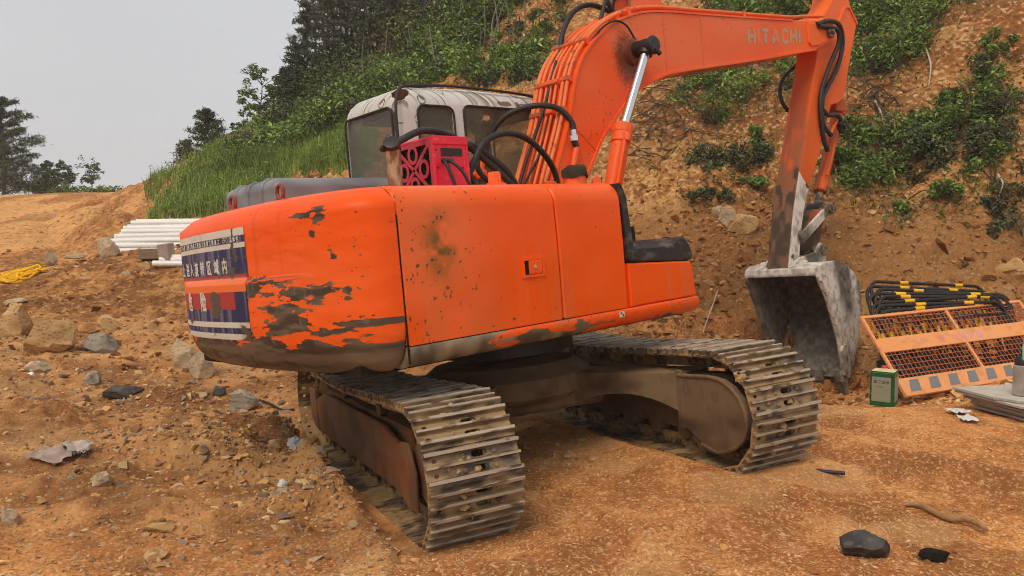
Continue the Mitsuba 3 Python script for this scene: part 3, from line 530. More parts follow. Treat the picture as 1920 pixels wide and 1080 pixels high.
add('dirt_road', sub(rd), 'road_dirt', True, kind='structure', label='dirt track climbing to the crest')
add('hillside', sub(hm), 'hill_dirt', True, kind='structure', label='cut clay bank and the slope above it')
# coarse rest of the land, out of view and to the horizon
x2, y2, F2 = polar_sheet(39.8, 320.2, 160, 2.0, 75, 60)
z2 = height(x2, y2)-.02
xr, yr, F3 = polar_sheet(-180, 180, 120, 74, 270, 12)
zr = -2.0-np.clip((np.hypot(xr, yr)-74)/400, 0, 1)*10
r74 = hb(xr[:, :1], yr[:, :1])
zr = zr+(r74-.3+2.0)*np.exp(-(np.hypot(xr, yr)-74)/12)
V3 = np.vstack([np.c_[x2.ravel(), y2.ravel(), z2.ravel()], np.c_[xr.ravel(), yr.ravel(), zr.ravel()]])
xc, yc, F4 = polar_sheet(-180, 180, 48, .05, 2.3, 12); zc = height(xc, yc)-.03
V4 = np.c_[xc.ravel(), yc.ravel(), zc.ravel()]
add('terrain', trimesh.Trimesh(np.vstack([V3, V4]), np.vstack([F2, F3+x2.size, F4+len(V3)]), process=False), 'road_dirt', True, kind='structure', label='surrounding land')

# ---------------------------------------------------------------- gravel: loose stones by the thousand
rng = np.random.default_rng(5)
STONES = []
for k in range(14):
    pt = rng.normal(size=(rng.integers(8, 13), 3)); pt /= np.linalg.norm(pt, axis=1, keepdims=True); pt *= [1, .75, .5]
    c = trimesh.convex.convex_hull(pt*rng.uniform(.85, 1.1, (len(pt), 1))); STONES.append((np.array(c.vertices), np.array(c.faces)))
PAL = np.array([(.40, .225, .09), (.50, .30, .125), (.28, .15, .065), (.52, .37, .20), (.34, .25, .17), (.20, .13, .085), (.44, .22, .075), (.30, .22, .16)])
PALR = np.array([(.55, .29, .10), (.66, .39, .16), (.42, .20, .075), (.72, .48, .25), (.32, .155, .065), (.58, .33, .15)])
PAL = PAL*1.12; PALH = np.array([(.34, .165, .060), (.24, .108, .042), (.44, .24, .09), (.30, .14, .052), (.18, .082, .034), (.50, .30, .13)])
def scatter(x, y, s, rng, flat=1.0, sink=.25, pal=PAL, zfun=None):
    V, F, Cc, o = [], [], [], 0
    z = height(x, y) if zfun is None else zfun(x, y)
    for i in range(len(x)):
        v, f = STONES[rng.integers(len(STONES))]
        Rm = trimesh.transformations.random_rotation_matrix(rng.random(3))[:3, :3]; Rz = trimesh.transformations.rotation_matrix(rng.uniform(0, 6.28), [0, 0, 1])[:3, :3]
        w = v@(Rz if rng.random() < .75 else Rm).T*s[i]*rng.uniform(.7, 1.25, 3)
        V.append(w+[x[i], y[i], z[i]+s[i]*(.3-sink)]); F.append(f+o); o += len(v)
        Cc.append(np.tile(np.clip((PALH if y[i] > 9.6 and s[i] > .03 else PALR if x[i] > -.6 and rng.random() < .92 else PAL)[rng.integers(6)]*rng.uniform(.75, 1.2), 0, 1), (len(v), 1)))
    V, F, Cc = np.vstack(V), np.vstack(F), np.vstack(Cc)
    # flat shading: one colour per face corner
    return trimesh.Trimesh(V[F].reshape(-1, 3), np.arange(len(F)*3).reshape(-1, 3), process=False), Cc[F].reshape(-1, 3)
vc('stone_bits', .9, .15)
def polar_pts(n, a0, a1, r0, r1, rng, pw=1.0):
    a = np.radians(rng.uniform(a0, a1, n)); r = np.exp(rng.uniform(math.log(r0), math.log(r1), n)); return r*np.sin(a), r*np.cos(a)
xs_, ys_ = [], []; ss_ = []
def put(x, y, s):
    k = (tracks_mask(x, y) < .6) & ((x < 0) | (y < 9) | (hb(x, y) < 2.25) | (rng.random(len(x)) < .22)); xs_.append(x[k]); ys_.append(y[k]); ss_.append(s[k])
a, b = polar_pts(9500, -37, 37, 3.0, 11.5, rng); put(a, b, np.clip(rng.lognormal(-4.85, .55, len(a)), .004, .045))
a, b = polar_pts(9000, -37, -3, 3.4, 14, rng); put(a, b, np.clip(rng.lognormal(-4.6, .62, len(a)), .005, .075))
a, b = polar_pts(11000, -14, 37, 3.2, 8.6, rng); put(a, b, np.clip(rng.lognormal(-5.25, .4, len(a)), .003, .016))
for p, r, h_ in PILES:
    n = int(620*r/.7); put(p[0]+rng.normal(0, r*.62, n), p[1]+rng.normal(0, r*.62, n), np.clip(rng.lognormal(-4.0, .55, n), .010, .085))
a, b = polar_pts(11000, 3, 37, 9.6, 17, rng); put(a, b, np.clip(rng.lognormal(-3.82, .6, len(a)), .010, .14))
a, b = polar_pts(1500, 2, 37, 9.8, 15.5, rng); put(a, b, np.clip(rng.lognormal(-2.75, .4, len(a)), .04, .19))
a, b = polar_pts(5200, -38, -13, 9, 19, rng); put(a, b, np.clip(rng.lognormal(-3.75, .6, len(a)), .012, .13))
a, b = polar_pts(2200, -38, -8, 12, 33, rng); put(a, b, np.clip(rng.lognormal(-3.6, .5, len(a)), .012, .12))
gm, gc = scatter(np.concatenate(xs_), np.concatenate(ys_), np.concatenate(ss_), rng)
add('gravel', gm, 'stone_bits', False, color=gc, kind='stuff', label='loose broken stone strewn over the dirt')

# ================================================================ EXCAVATOR
X = thing('excavator', 'large worn orange excavator parked on churned dirt, boom raised and bucket lowered', 'excavator')
def part(name, mesh, bsdf, smooth=30, M=MU, **k): return add(f'{X}__{name}', mesh, bsdf, smooth, M, **k)

# ---- counterweight: plan outline swept through an (inset, height) profile
XS, YS = -1.897, 1.355
def cw_out(q):          # q in [-1, 1] round the rear, right side to left side
    a = q*math.pi/2; n = 2/2.3
    return -(1.0)*(-XS+0.465*abs(math.cos(a))**n), YS*math.copysign(abs(math.sin(a))**n, a)
CWP = [(.42, 1.0), (.24, .985), (.17, 1.0), (.11, 1.03), (.06, 1.08), (.025, 1.15), (.006, 1.23), (0, 1.32), (0, 1.45), (0, 1.588), (.004, 1.598), (.018, 1.608), (.022, 1.616), (.022, 1.7), (.022, 1.80), (.022, 1.90), (.024, 1.94), (.034, 1.985), (.058, 2.028), (.095, 2.058), (.15, 2.076), (.26, 2.083), (.5, 2.085)]
def cw_pt(q, ins, z, off=0.0):
    x, y = cw_out(q)
    if 1.59 < z < 2.0 and ins <= .04: ins = ins*float(np.clip((1.0-abs(y))/.2, 0, 1)) if abs(y) > .6 else ins
    d = np.array([abs(XS)-.35+0.57, YS]); k = ins-off
    nx, ny = cw_out(q+1e-3), cw_out(q-1e-3); tx, ty = nx[0]-ny[0], nx[1]-ny[1]; L = math.hypot(tx, ty)+1e-9
    ox, oy = -ty/L, tx/L
    if ox > 0: ox, oy = -ox, -oy
    if abs(q) > .985: ox, oy = 0.0, math.copysign(1, q)
    return np.array([min(x-ox*k, XS+.0), y-oy*k, z])
def cw_ins(z):
    zs = [p[1] for p in CWP[1:]]; return float(np.interp(z, zs, [p[0] for p in CWP[1:]]))
qs = np.sign(np.linspace(-1, 1, 121))*np.abs(np.linspace(-1, 1, 121))**.85
m = flatgrid(lambda i, q: cw_pt(q, *CWP[int(i)]), range(len(CWP)), qs)
part('counterweight', m, 'paint_counterweight', True)
# mounting face towards the engine bay and a step rim
bp = [(y, z) for y, z in ((-1.24, 1.04), (-1.315, 1.14), (-1.325, 1.90), (-1.29, 1.975), (-1.23, 2.03), (-1.12, 2.055), (1.12, 2.055), (1.23, 2.03), (1.29, 1.975), (1.325, 1.90), (1.315, 1.14), (1.24, 1.04))]
bm = trimesh.creation.extrude_polygon(Polygon(bp), .06, engine='earcut'); bm.vertices = np.c_[bm.vertices[:, 2]+XS-.05, bm.vertices[:, 0], bm.vertices[:, 1]]
part('rear_bulkhead', bm, 'dark_void', False)
def on_cw(y, z, off):    # point of the rear face at width y
    lo, hi = -1.0, 1.0
    for _ in range(40):
        mid = (lo+hi)/2
        if cw_out(mid)[1] < y: lo = mid
        else: hi = mid
    return cw_pt(lo, cw_ins(z), z, off)
DY0, DY1 = -.32, 1.22
ys = np.linspace(DY0, DY1, 50)
zs1 = np.r_[np.linspace(1.215, 1.588, 20), np.linspace(1.612, 1.935, 20)]
dec = flatgrid(lambda z, y: on_cw(y, z, .004), zs1, ys)
C = f'{X}__counterweight'
add(C+'__warning_sticker', dec, 'sticker', True, MU, label='large torn warning sticker with white, navy and red bands')
def sgn(y0, z0): return lambda u, v: on_cw(y0-u, z0+v, .0075)
# reading direction runs from the machine's left (+y) to its right
add(C+'__lettering', glyph_mesh('禁止进入旋转区域内', .095, .135, sgn(1.12, 1.66), .85), 'white_print', False, MU, label='white Chinese warning lettering')
for k_, ch_ in enumerate('危险'): add(C+'__lettering', glyph_mesh(ch_, .13, .33, sgn(.78-.33*k_, 1.415), .85), 'white_print', False, MU)
def small_text(u, v): return on_cw(1.15-u, 1.85+v, .0075)
add(C+'__lettering', glyph_mesh('重工程施工程重工程施工程重工程施工程重工程施工', .034, .049, small_text, .9), 'white_print', False, MU)
epc = meshkit.text_mesh('EPC', .034, .002); epc.vertices[:] = [small_text(1.16+a*.9, b) for a, b, c in epc.vertices]
add(C+'__lettering', epc, 'white_print', False, MU)
add(C+'__lettering', glyph_mesh('总承包', .036, .046, lambda u, v: small_text(1.27+u, v), .9), 'white_print', False, MU)
for y0, x0 in ((.26, -2.13), (-.455, -2.13)):
    ring = trimesh.creation.torus(.043, .0125, major_sections=28, minor_sections=12); ring.apply_transform(rotm([0, 1, 0], math.pi/2)); ring.apply_translation([x0, y0, 2.145])
    foot = prism([(y0-.075, 2.05), (y0+.075, 2.05), (y0+.05, 2.095), (y0-.05, 2.095)], x0-.018, x0+.018, .004).copy()
    foot.vertices = foot.vertices[:, [1, 0, 2]]; foot.invert()
    ring.apply_transform(trans(0, 0, -.012))
    add(C+'__lifting_eye', [ring, foot], 'eye_paint', 40, MU)
part('paint_seam', [tube([(XS+.004, -YS+.002, z) for z in (1.04, 1.4, 1.9)], .006, 6, False), ], 'dark_void')

# ---- right-hand side: door, tank panel, sill, deck
def side_prof(z0, d=0.0):
    P = [(-1.355+d, z0)]
    for z in np.linspace(z0, 1.93, 7)[1:]: P.append((-1.355+d-.006*math.sin((z-z0)/(1.93-z0)*math.pi), z))
    for a in np.linspace(0, 90, 9)[1:]:
        P.append((-1.205-(.15-d)*math.cos(math.radians(a)), 1.93+(.15-d)*math.sin(math.radians(a))))
    P.append((-1.0, 2.081-d))
    return np.array(P)
def side_panel(x0, x1, z0, lean=0.0, b=.010):
    P = side_prof(z0); I = side_prof(z0, b); I[0, 1] += b*.6
    Q = side_prof(z0, .05)
    rings = [(Q, x0), (I, x0), (P, x0+b), (P, x1-b), (I, x1), (Q, x1)]; n = len(P); V, F = [], []
    for k, (r, x) in enumerate(rings):
        for (y, z) in r: V.append((x+(lean*(1.14-z) if k > 2 else 0), y, z))
    for k in range(len(rings)-1):
        for i in range(n-1):
            a = k*n+i; F += [[a, a+1, a+n], [a+1, a+n+1, a+n]]
    m = trimesh.Trimesh(V, F, process=False)
    return m
dr_mesh = side_panel(-1.889, -.600, 1.143); part('service_door', dr_mesh, 'paint_body', 40)
D = f'{X}__service_door'
lx0, lx1, lz0, lz1 = -.955, -.757, 1.453, 1.582
fr = prism([(lx0, lz0), (lx1, lz0), (lx1, lz1), (lx0, lz1)], -1.373, -1.35, .004)
hole = m3.Manifold.cube((lx1-lx0-.036, .2, lz1-lz0-.036)).translate((lx0+.018, -1.45, lz0+.018))
frm = m3.Manifold.cube((lx1-lx0, .02, lz1-lz0)).translate((lx0, -1.373, lz0))-hole
add(D+'__latch', tm(frm), 'paint_body', 30, MU, label='square recessed door latch')
add(D+'__latch_recess', box((lx0+.017, -1.3665, lz0+.017), (lx1-.017, -1.362, lz1-.017)), 'dark_void', False, MU)
add(D+'__latch_paddle', box((lx0+.058, -1.376, lz0+.02), (lx1-.022, -1.362, lz1-.02), .004), 'paint_body', 30, MU)
add(D+'__lock', cyl((lx0+.108, -1.384, lz0+.066), (lx0+.108, -1.37, lz0+.066), .013, 16, .003), 'chrome', 40, MU)
part('tank_panel', side_panel(-.588, .095, 1.143, -.0), 'paint_body', 40)
strip = prism([(.112, 2.035), (.097, 1.99), (.097, 1.148), (.128, 1.148), (.21, 1.475), (.155, 2.0)], -1.36, -1.30, .012)
part('tank_front_panel', box((.10, -1.33, 1.14), (.135, -.75, 2.04), .012), 'paint_body')
gs = [(.085, 2.06), (.105, 1.97), (.142, 1.50), (.195, 1.463), (.214, 1.51), (.162, 1.97), (.112, 2.066)]
part('grip_strip', prism(gs, -1.372, -1.24, .014), 'black_plastic')
# sill (deck side beam): rounded bottom
sp = [(-1.30, 1.138), (-1.352, 1.136), (-1.362, 1.125), (-1.364, 1.09), (-1.352, 1.05), (-1.32, 1.02), (-1.26, 1.008), (-1.1, 1.006), (-1.0, 1.01)]
def sweep_x(P, xs, b=.008):
    n = len(P); V = [(x, y, z) for x in xs for y, z in P]; F = []
    for k in range(len(xs)-1):
        for i in range(n-1):
            a = k*n+i; F += [[a, a+n, a+1], [a+1, a+n, a+n+1]]
    for k, flip in ((0, 1), (len(xs)-1, 0)):
        for i in range(1, n-1): F.append([k*n, k*n+i+1, k*n+i] if flip else [k*n, k*n+i, k*n+i+1])
    m = trimesh.Trimesh(V, F, process=False); m.invert(); return m
part('side_beam', sweep_x(sp, [-1.885, -1.2, -.5, .3, .985]), 'paint_body', 45)
S = f'{X}__side_beam'
add(S+'__sticker', box((-.02, -1.3675, 1.082), (.032, -1.362, 1.122)), 'white_print', False, MU, label='small pale square sticker')
add(S+'__sticker_mark', [box((-.012, -1.369, 1.104), (.004, -1.366, 1.118)), box((.008, -1.369, 1.088), (.022, -1.366, 1.102))], 'rubber', False, MU)
# toolbox ahead of the tank
tb = prism([(.145, 1.142), (.972, 1.142), (.978, 1.16), (.945, 1.40), (.925, 1.428), (.145, 1.468)], -1.352, -.75, .012); part('toolbox', tb, 'paint_body')
part('toolbox_edge', prism([(.133, 1.143), (.21, 1.143), (.21, 1.462), (.133, 1.464)], -1.359, -1.30, .006), 'paint_body')
lid = prism([(.215, 1.472), (.925, 1.436), (.962, 1.445), (.968, 1.50), (.935, 1.565), (.875, 1.622), (.80, 1.628), (.73, 1.592), (.62, 1.572), (.222, 1.583)], -1.352, -.76, .014); part('toolbox_lid', lid, 'black_plastic')
part('toolbox_seal', prism([(.93, 1.42), (.985, 1.16), (1.0, 1.16), (.965, 1.44)], -1.30, -.76, .003), 'rubber')
# inner block, deck and belly, near-black to darken the panel gaps
part('deck', [box((XS+.02, -1.19, 1.02), (.11, 1.30, 2.070)), box((.11, -1.30, 1.02), (.98, -.70, 1.13)), box((.11, -.75, 1.02), (1.0, -.30, 1.75))], 'belly_shade_steel', False)
part('deck_plate', box((XS+.03, -1.17, 2.072), (.10, .36, 2.083), .003), 'paint_body')
part('belly', [box((XS-.2, -1.15, .985), (.98, 1.15, 1.045)), box((.9, -.6, 1.0), (1.25, 1.3, 1.4))], 'belly_shade_steel', False)
part('swing_bearing', lathe([(.62, .80), (.62, .90), (.58, .92), (.58, .985)], (0, 0, 0), (0, 0, 1), 48), 'grease', 40)

# ---- grey hood on the far side
hb_ = tm(rbox((-1.735, .40, 1.95), (-.62, 1.345, 2.335), .085, 24)); part('engine_hood', hb_, 'hood_grey', 40, label='grey ribbed engine hood')
for yy in (.62, .86, 1.10):
    P = [(-1.732, yy, 2.12), (-1.735, yy, 2.245), (-1.715, yy, 2.298), (-1.67, yy, 2.326), (-1.58, yy, 2.330), (-1.40, yy, 2.326)]
    add(f'{X}__engine_hood__rib', tube(P, [.012, .026, .030, .028, .022, .006], 12, False), 'hood_grey', 50, MU)
part('left_side_panel', box((XS, 1.28, 1.05), (-.62, 1.352, 2.06), .02), 'paint_body')

# ---- exhaust pipe with flapper cap
ex = tube([(-1.46, -.76, 2.05), (-1.462, -.765, 2.24), (-1.475, -.785, 2.36), (-1.49, -.80, 2.40)], .050, 20, True, 16, True)
part('exhaust_pipe', ex, 'rusty_pipe', True)
add(f'{X}__exhaust_pipe__rain_cap', [lathe([(.051, -.05), (.054, -.045), (.055, .03), (.048, .034), (.001, .036)], (-1.485, -.795, 2.39), (-.45, -.50, .55), 24), lathe([(.02, 0), (.026, .015), (.014, .035)], (-1.525, -.77, 2.375), (-1, .5, -.3), 12)], 'grease', 40, MU, label='black rain cap on the exhaust')

# ---- filler caps on the deck
fx, fy = -.62, -.80
part('filler_flange', lathe([(.17, 0), (.17, .012), (.155, .02), (.09, .024), (.085, .045), (.06, .05)], (fx, fy, 2.082), (0, 0, 1), 40), 'paint_body', 35)
part('filler_cap', [hexa((fx, fy, 2.13), (0, 0, 1), .052, .085), lathe([(.062, 0), (.062, .016)], (fx, fy, 2.122), (0, 0, 1), 24)], 'paint_boom', 25)
bx, by = .15, -.88
part('fuel_filler', lathe([(.083, 0), (.083, .06), (.088, .10)], (bx, by, 2.07), (0, 0, 1), 32), 'paint_boom', 40)
a = np.linspace(0, 2*np.pi, 48, endpoint=False); V = []; hs = (0, .02, .045, .075, .09, .098)
for k, h in enumerate(hs):
    r = (.096, .102, .099, .096, .075, .012)[k]*(1+.05*np.sin(5*a+k)+.03*np.sin(11*a-k*2))
    V.append(np.c_[bx+r*np.cos(a), by+r*np.sin(a), 2.158+h+.008*np.sin(3*a+k)])
V = np.vstack(V); F = []
for k in range(len(hs)-1):
    i = np.arange(48); F += [np.c_[k*48+i, k*48+(i+1) % 48, (k+1)*48+i], np.c_[k*48+(i+1) % 48, (k+1)*48+(i+1) % 48, (k+1)*48+i]]
F.append(np.c_[np.full(46, 240), 240+np.arange(1, 47), 240+np.arange(2, 48)])
add(f'{X}__fuel_filler__cloth_wrap', trimesh.Trimesh(V, np.vstack(F), process=False), 'rag', True, MU, label='dark rag tied over the fuel filler')
part('deck_eye', [lathe([(.035, -.02), (.042, 0), (.035, .02), (.02, .02)], (.345, -.93, 2.125), (-.6, -.8, 0), 18), box((.29, -.99, 2.07), (.40, -.88, 2.09), .004)], 'paint_boom', 40)

# ---- cab
cx0, cx1, cy0, cy1, cz0, cz1 = -.60, 1.22, .33, 1.31, 1.15, 3.145
outer = m3.Manifold.batch_hull([m3.Manifold.sphere(r, 32).translate(c) for r, c in
    [(.13, (x, y, z)) for x in (cx0+.13, cx1-.13) for y in (cy0+.13, cy1-.13) for z in (1.3,)] +
    [(.20, (x, y, 3.145-.20-(.02 if x > 0 else .035))) for x in (cx0+.215, cx1-.22) for y in (cy0+.21, cy1-.20)] + [(.20, (.25, y, 3.145-.20)) for y in (cy0+.24, cy1-.24)]])
inner = rbox((cx0+.05, cy0+.05, 1.3), (cx1-.05, cy1-.05, 3.085), .1)
def rrect_prism(axis, a0, a1, b0, b1, c0, c1, r=.06):
    """rounded window hole: a, b ranges on the wall, c range across it"""
    cs = m3.CrossSection.square((a1-a0-2*r, b1-b0-2*r)).translate((a0+r, b0+r)).offset(r, m3.JoinType.Round, 2, 24)
    e = cs.extrude(c1-c0)
    if axis == 'y': return e.rotate((90, 0, 0)).translate((0, c1, 0))
    return e.rotate((90, 0, 90)).translate((c0, 0, 0))
W = [('y', -.405, -.015, 1.75, 2.93, .2, .5, .07), ('y', .10, 1.06, 1.75, 2.95, .2, .5, .06), ('x', cy0+.115, cy1-.125, 1.85, 2.925, -.75, -.45, .07),
     ('y', -.40, .05, 1.75, 2.93, 1.1, 1.45, .07), ('y', .14, 1.05, 1.5, 2.93, 1.1, 1.45, .06), ('x', cy0+.1, cy1-.1, 1.5, 2.94, 1.05, 1.4, .06)]
shell = outer-inner
for w in W: shell = shell-rrect_prism(w[0], *w[1:])
part('cab', tm(shell), 'cab_paint', 35, label='cream cab with cracked, rust-streaked paint')
K = f'{X}__cab'
def rr_path(a0, a1, b0, b1, r, n=6):
    P = []
    for (ca, cb, s) in ((a1-r, b1-r, 0), (a0+r, b1-r, 90), (a0+r, b0+r, 180), (a1-r, b0+r, 270)):
        for t in np.linspace(s, s+90, n): P.append((ca+r*math.cos(math.radians(t)), cb+r*math.sin(math.radians(t))))
    P.append(P[0]); return P
for w in W:
    ax, a0, a1, b0, b1, c0, c1, r = w
    face = {'y': (cy0 if c0 < 1 else cy1), 'x': (cx0 if c0 < 0 else cx1)}[ax]
    inw = 1 if (c0 < 1 and ax == 'y') or (ax == 'x' and c0 < 0) else -1
    P3 = [((a, face+inw*.004, b) if ax == 'y' else (face+inw*.004, a, b)) for a, b in rr_path(a0, a1, b0, b1, r)]
    g = rrect_prism(ax, a0-.008, a1+.008, b0-.008, b1+.008, *sorted((face+inw*.028, face+inw*.0285)), r)
    sheet = Polygon(rr_path(a0-.006, a1+.006, b0-.006, b1+.006, r)[:-1]); tv_, tf_ = trimesh.creation.triangulate_polygon(sheet, engine='earcut')
    sv = np.array([((a, face+inw*.026, b) if ax == 'y' else (face+inw*.026, a, b)) for a, b in tv_])
    k = add(K+'__window', trimesh.Trimesh(sv, tf_, process=False), 'window_glass', False, MU)
    add(K+'__window_seal', tube(P3, .010, 8, False, caps=False), 'rubber', 60, MU)
add(K+'__seat', [rbox((-.25, .62, 1.55), (.35, 1.08, 1.72), .06), rbox((-.38, .62, 1.6), (-.20, 1.08, 2.35), .07), rbox((-.36, .72, 2.37), (-.24, .98, 2.6), .05)], 'black_plastic', 40, MU)
add(K+'__curtain', box((-.42, .39, 1.7), (.0, .40, 2.62)), 'curtain', False, MU, label='brown sheet behind the small side window')
# drip rail: black seal up the rear corner and along the roof edge
RP = [(cx0+.0, cy0+.03, 2.0), (cx0-.012, cy0+.03, 2.45), (cx0-.006, cy0+.035, 2.86), (cx0+.04, cy0+.06, 3.02), (cx0+.11, cy0+.10, 3.085), (cx0+.22, cy0+.115, 3.112), (0.0, cy0+.10, 3.135), (.4, cy0+.09, 3.132), (.8, cy0+.08, 3.120), (1.05, cy0+.08, 3.10), (1.15, cy0+.12, 3.05)]
add(K+'__roof_seal', tube(RP, .013, 8, True, 60), 'rubber', 60, MU)
add(K+'__patch', [flatgrid(lambda a, b: (-.505+.075*a*math.sqrt(max(0.0, 1-max(0.0, (b-.72)/.28)**2)), cy0-.004, 2.0+.90*b), np.linspace(-1, 1, 9), np.linspace(0, 1, 17))], 'cab_patch', False, MU, label='smooth pale repair patch on the rear pillar')
add(K+'__lamp_bracket', [box((cx0+.07, cy0+.10, 3.10), (cx0+.095, cy0+.14, 3.16), .004), box((cx0+.05, cy1-.2, 3.07), (cx0+.09, cy1-.155, 3.13), .004)], 'black_plastic', 30, MU)
add(K+'__wall_handle', tube([(-.0+.07, cy0-.02, 1.75), (.045, cy0-.035, 2.0), (.045, cy0-.035, 2.3), (.06, cy0-.005, 2.33)], .014, 10), 'cab_paint', 60, MU)

# ---- boom
BT = [(.36, 1.72), (.543, 2.157), (.75, 2.583), (.858, 2.832), (.955, 3.11), (1.06, 3.30), (1.21, 3.46), (1.414, 3.615), (1.631, 3.733), (1.85, 3.815), (2.1, 3.878), (2.439, 3.925), (2.969, 3.972), (3.966, 4.062), (5.05, 4.165), (5.45, 4.225), (5.95, 4.285), (6.14, 4.27), (6.20, 4.19), (6.165, 4.08)]
BB = [(6.02, 4.0), (5.885, 3.952), (5.72, 3.895), (5.601, 3.862), (5.073, 3.768), (4.117, 3.593), (2.893, 3.385), (2.391, 3.292), (2.184, 3.225), (1.916, 3.118), (1.718, 3.009), (1.486, 2.809), (1.26, 2.597), (1.16, 2.468), (.961, 2.179), (.82, 1.80), (.72, 1.68), (.5, 1.62)]
HB = .245
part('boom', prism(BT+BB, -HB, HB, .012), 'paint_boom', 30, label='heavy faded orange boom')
Bm = f'{X}__boom'
# flange edges: plates stand proud along top and bottom
def edge_strip(path, w, th):
    P = smoothpath(path, 60); tg = np.gradient(P, axis=0); tg /= np.linalg.norm(tg, axis=1, keepdims=True); nr = np.c_[-tg[:, 1], tg[:, 0]]
    A, B = P+nr*th/2, P-nr*th/2; n = len(P); V, F = [], []
    for y in (-w, w):
        for q in (A, B): V += [(a, y, b) for a, b in q]
    def quad(a, b):
        for i in range(n-1): F.extend([[a+i, a+i+1, b+i], [a+i+1, b+i+1, b+i]])
    quad(0, n); quad(n, 3*n); quad(3*n, 2*n); quad(2*n, 0)
    for i in (0, n-1): F.extend([[i, n+i, 3*n+i], [i, 3*n+i, 2*n+i]])
    return trimesh.Trimesh(V, F, process=False)
add(Bm+'__flange', edge_strip(BB[3:-2], HB+.016, .022), 'paint_boom', 30, MU)
add(Bm+'__flange', edge_strip(BT[1:15], HB+.012, .02), 'paint_boom', 30, MU)
for xa, za, xb, zb in ((2.35, 3.90, 2.36, 3.31), (3.02, 3.95, 3.03, 3.42), (.93, 2.66, 1.17, 2.475)):
    add(Bm+'__weld_seam', tube([(xa, -HB-.001, za), (xb, -HB-.001, zb)], .006, 6, False), 'paint_boom', 60, MU)
tip = prism([(5.42, 4.19), (5.40, 3.93), (5.47, 3.885), (5.66, 3.915), (5.92, 4.0), (6.05, 4.08), (6.07, 4.17), (5.98, 4.225)], -HB-.022, HB+.022, .01)
add(Bm+'__tip_plate', tip, 'paint_boom', 30, MU)
add(Bm+'__tip_pin', [cyl((5.96, -HB-.07, 4.115), (5.96, HB+.07, 4.115), .075, 28, .012), hexa((5.96, -HB-.065, 4.115), (0, -1, 0), .035, .03)], 'grease_steel', 40, MU)
from shapely.geometry import LineString
from shapely.ops import unary_union as _uu
STK = {'H': [[(0, 0), (0, 1)], [(.6, 0), (.6, 1)], [(0, .5), (.6, .5)]], 'I': [[(0, 0), (0, 1)]], 'T': [[(0, .91), (.66, .91)], [(.33, 0), (.33, 1)]], 'A': [[(0, 0), (.33, 1)], [(.33, 1), (.66, 0)], [(.12, .3), (.54, .3)]],
       'C': [[(.62, .22), (.5, .09), (.3, .06), (.12, .15), (.06, .35), (.06, .65), (.12, .85), (.3, .94), (.5, .91), (.62, .78)]]}
u0, hL = 0.0, .175
for ch in 'HITACHI':
    g = _uu([LineString(s_).buffer(.125, cap_style=2, join_style=2) for s_ in STK[ch]]); m = trimesh.creation.extrude_polygon(g, .001, engine='earcut')
    wd = {'H': .6, 'I': 0, 'T': .66, 'A': .66, 'C': .62}[ch]
    m.vertices[:] = [(3.965+(u0+.10+p_[0])*hL*1.22, -HB-.0025-p_[2], 3.762+p_[1]*hL+.11*(u0+p_[0])*hL*1.22) for p_ in m.vertices]
    add(Bm+'__lettering', m, 'grey_print', False, MU); u0 += wd+.42
# boom cylinder pins with greasy boss
for s in (-1, 1):
    add(Bm+'__cylinder_boss', lathe([(.14, 0), (.13, .05), (.10, .06)], (1.80, s*HB, 3.455), (0, s, 0), 28), 'paint_boom', 40, MU)
    cy = part('boom_cylinder', [cyl((.86, s*.43, 1.42), (1.345, s*.43, 2.66), .083, 28, .01), cyl((1.29, s*.43, 2.52), (1.36, s*.43, 2.70), .094, 28, .012), cyl((.86, s*.37, 1.42), (.86, s*.49, 1.42), .1, 24, .01)], 'paint_boom', 40)
    add(cy+'__rod', cyl((1.35, s*.43, 2.67), (1.79, s*.43, 3.42), .046, 24), 'chrome', 60, MU)
    add(cy+'__rod_end', [cyl((1.765, s*.43, 3.37), (1.80, s*.43, 3.455), .07, 24, .01), cyl((1.80, s*(HB-.02), 3.455), (1.80, s*.50, 3.455), .078, 28, .012), cyl((1.80, s*.49, 3.455), (1.80, s*.535, 3.455), .088, 28, .014), cyl((1.80, s*.535, 3.41), (1.84, s*.555, 3.36), .022, 10)], 'grease', 40, MU)
    add(cy+'__oil_pipe', [tube([(.90, s*.54, 1.7), (1.08, s*.535, 2.15), (1.245, s*.53, 2.56), (1.30, s*.50, 2.61)], .018, 10), cyl((1.245, s*.545, 2.53), (1.27, s*.545, 2.60), .032, 12, .005)], 'paint_boom', 60, MU)
    add(cy+'__gland_bolt', [cyl((1.325+.094*.0, s*.43, 2.62), (1.345, s*.43, 2.68), .098, 12)], 'paint_boom', 20, MU)
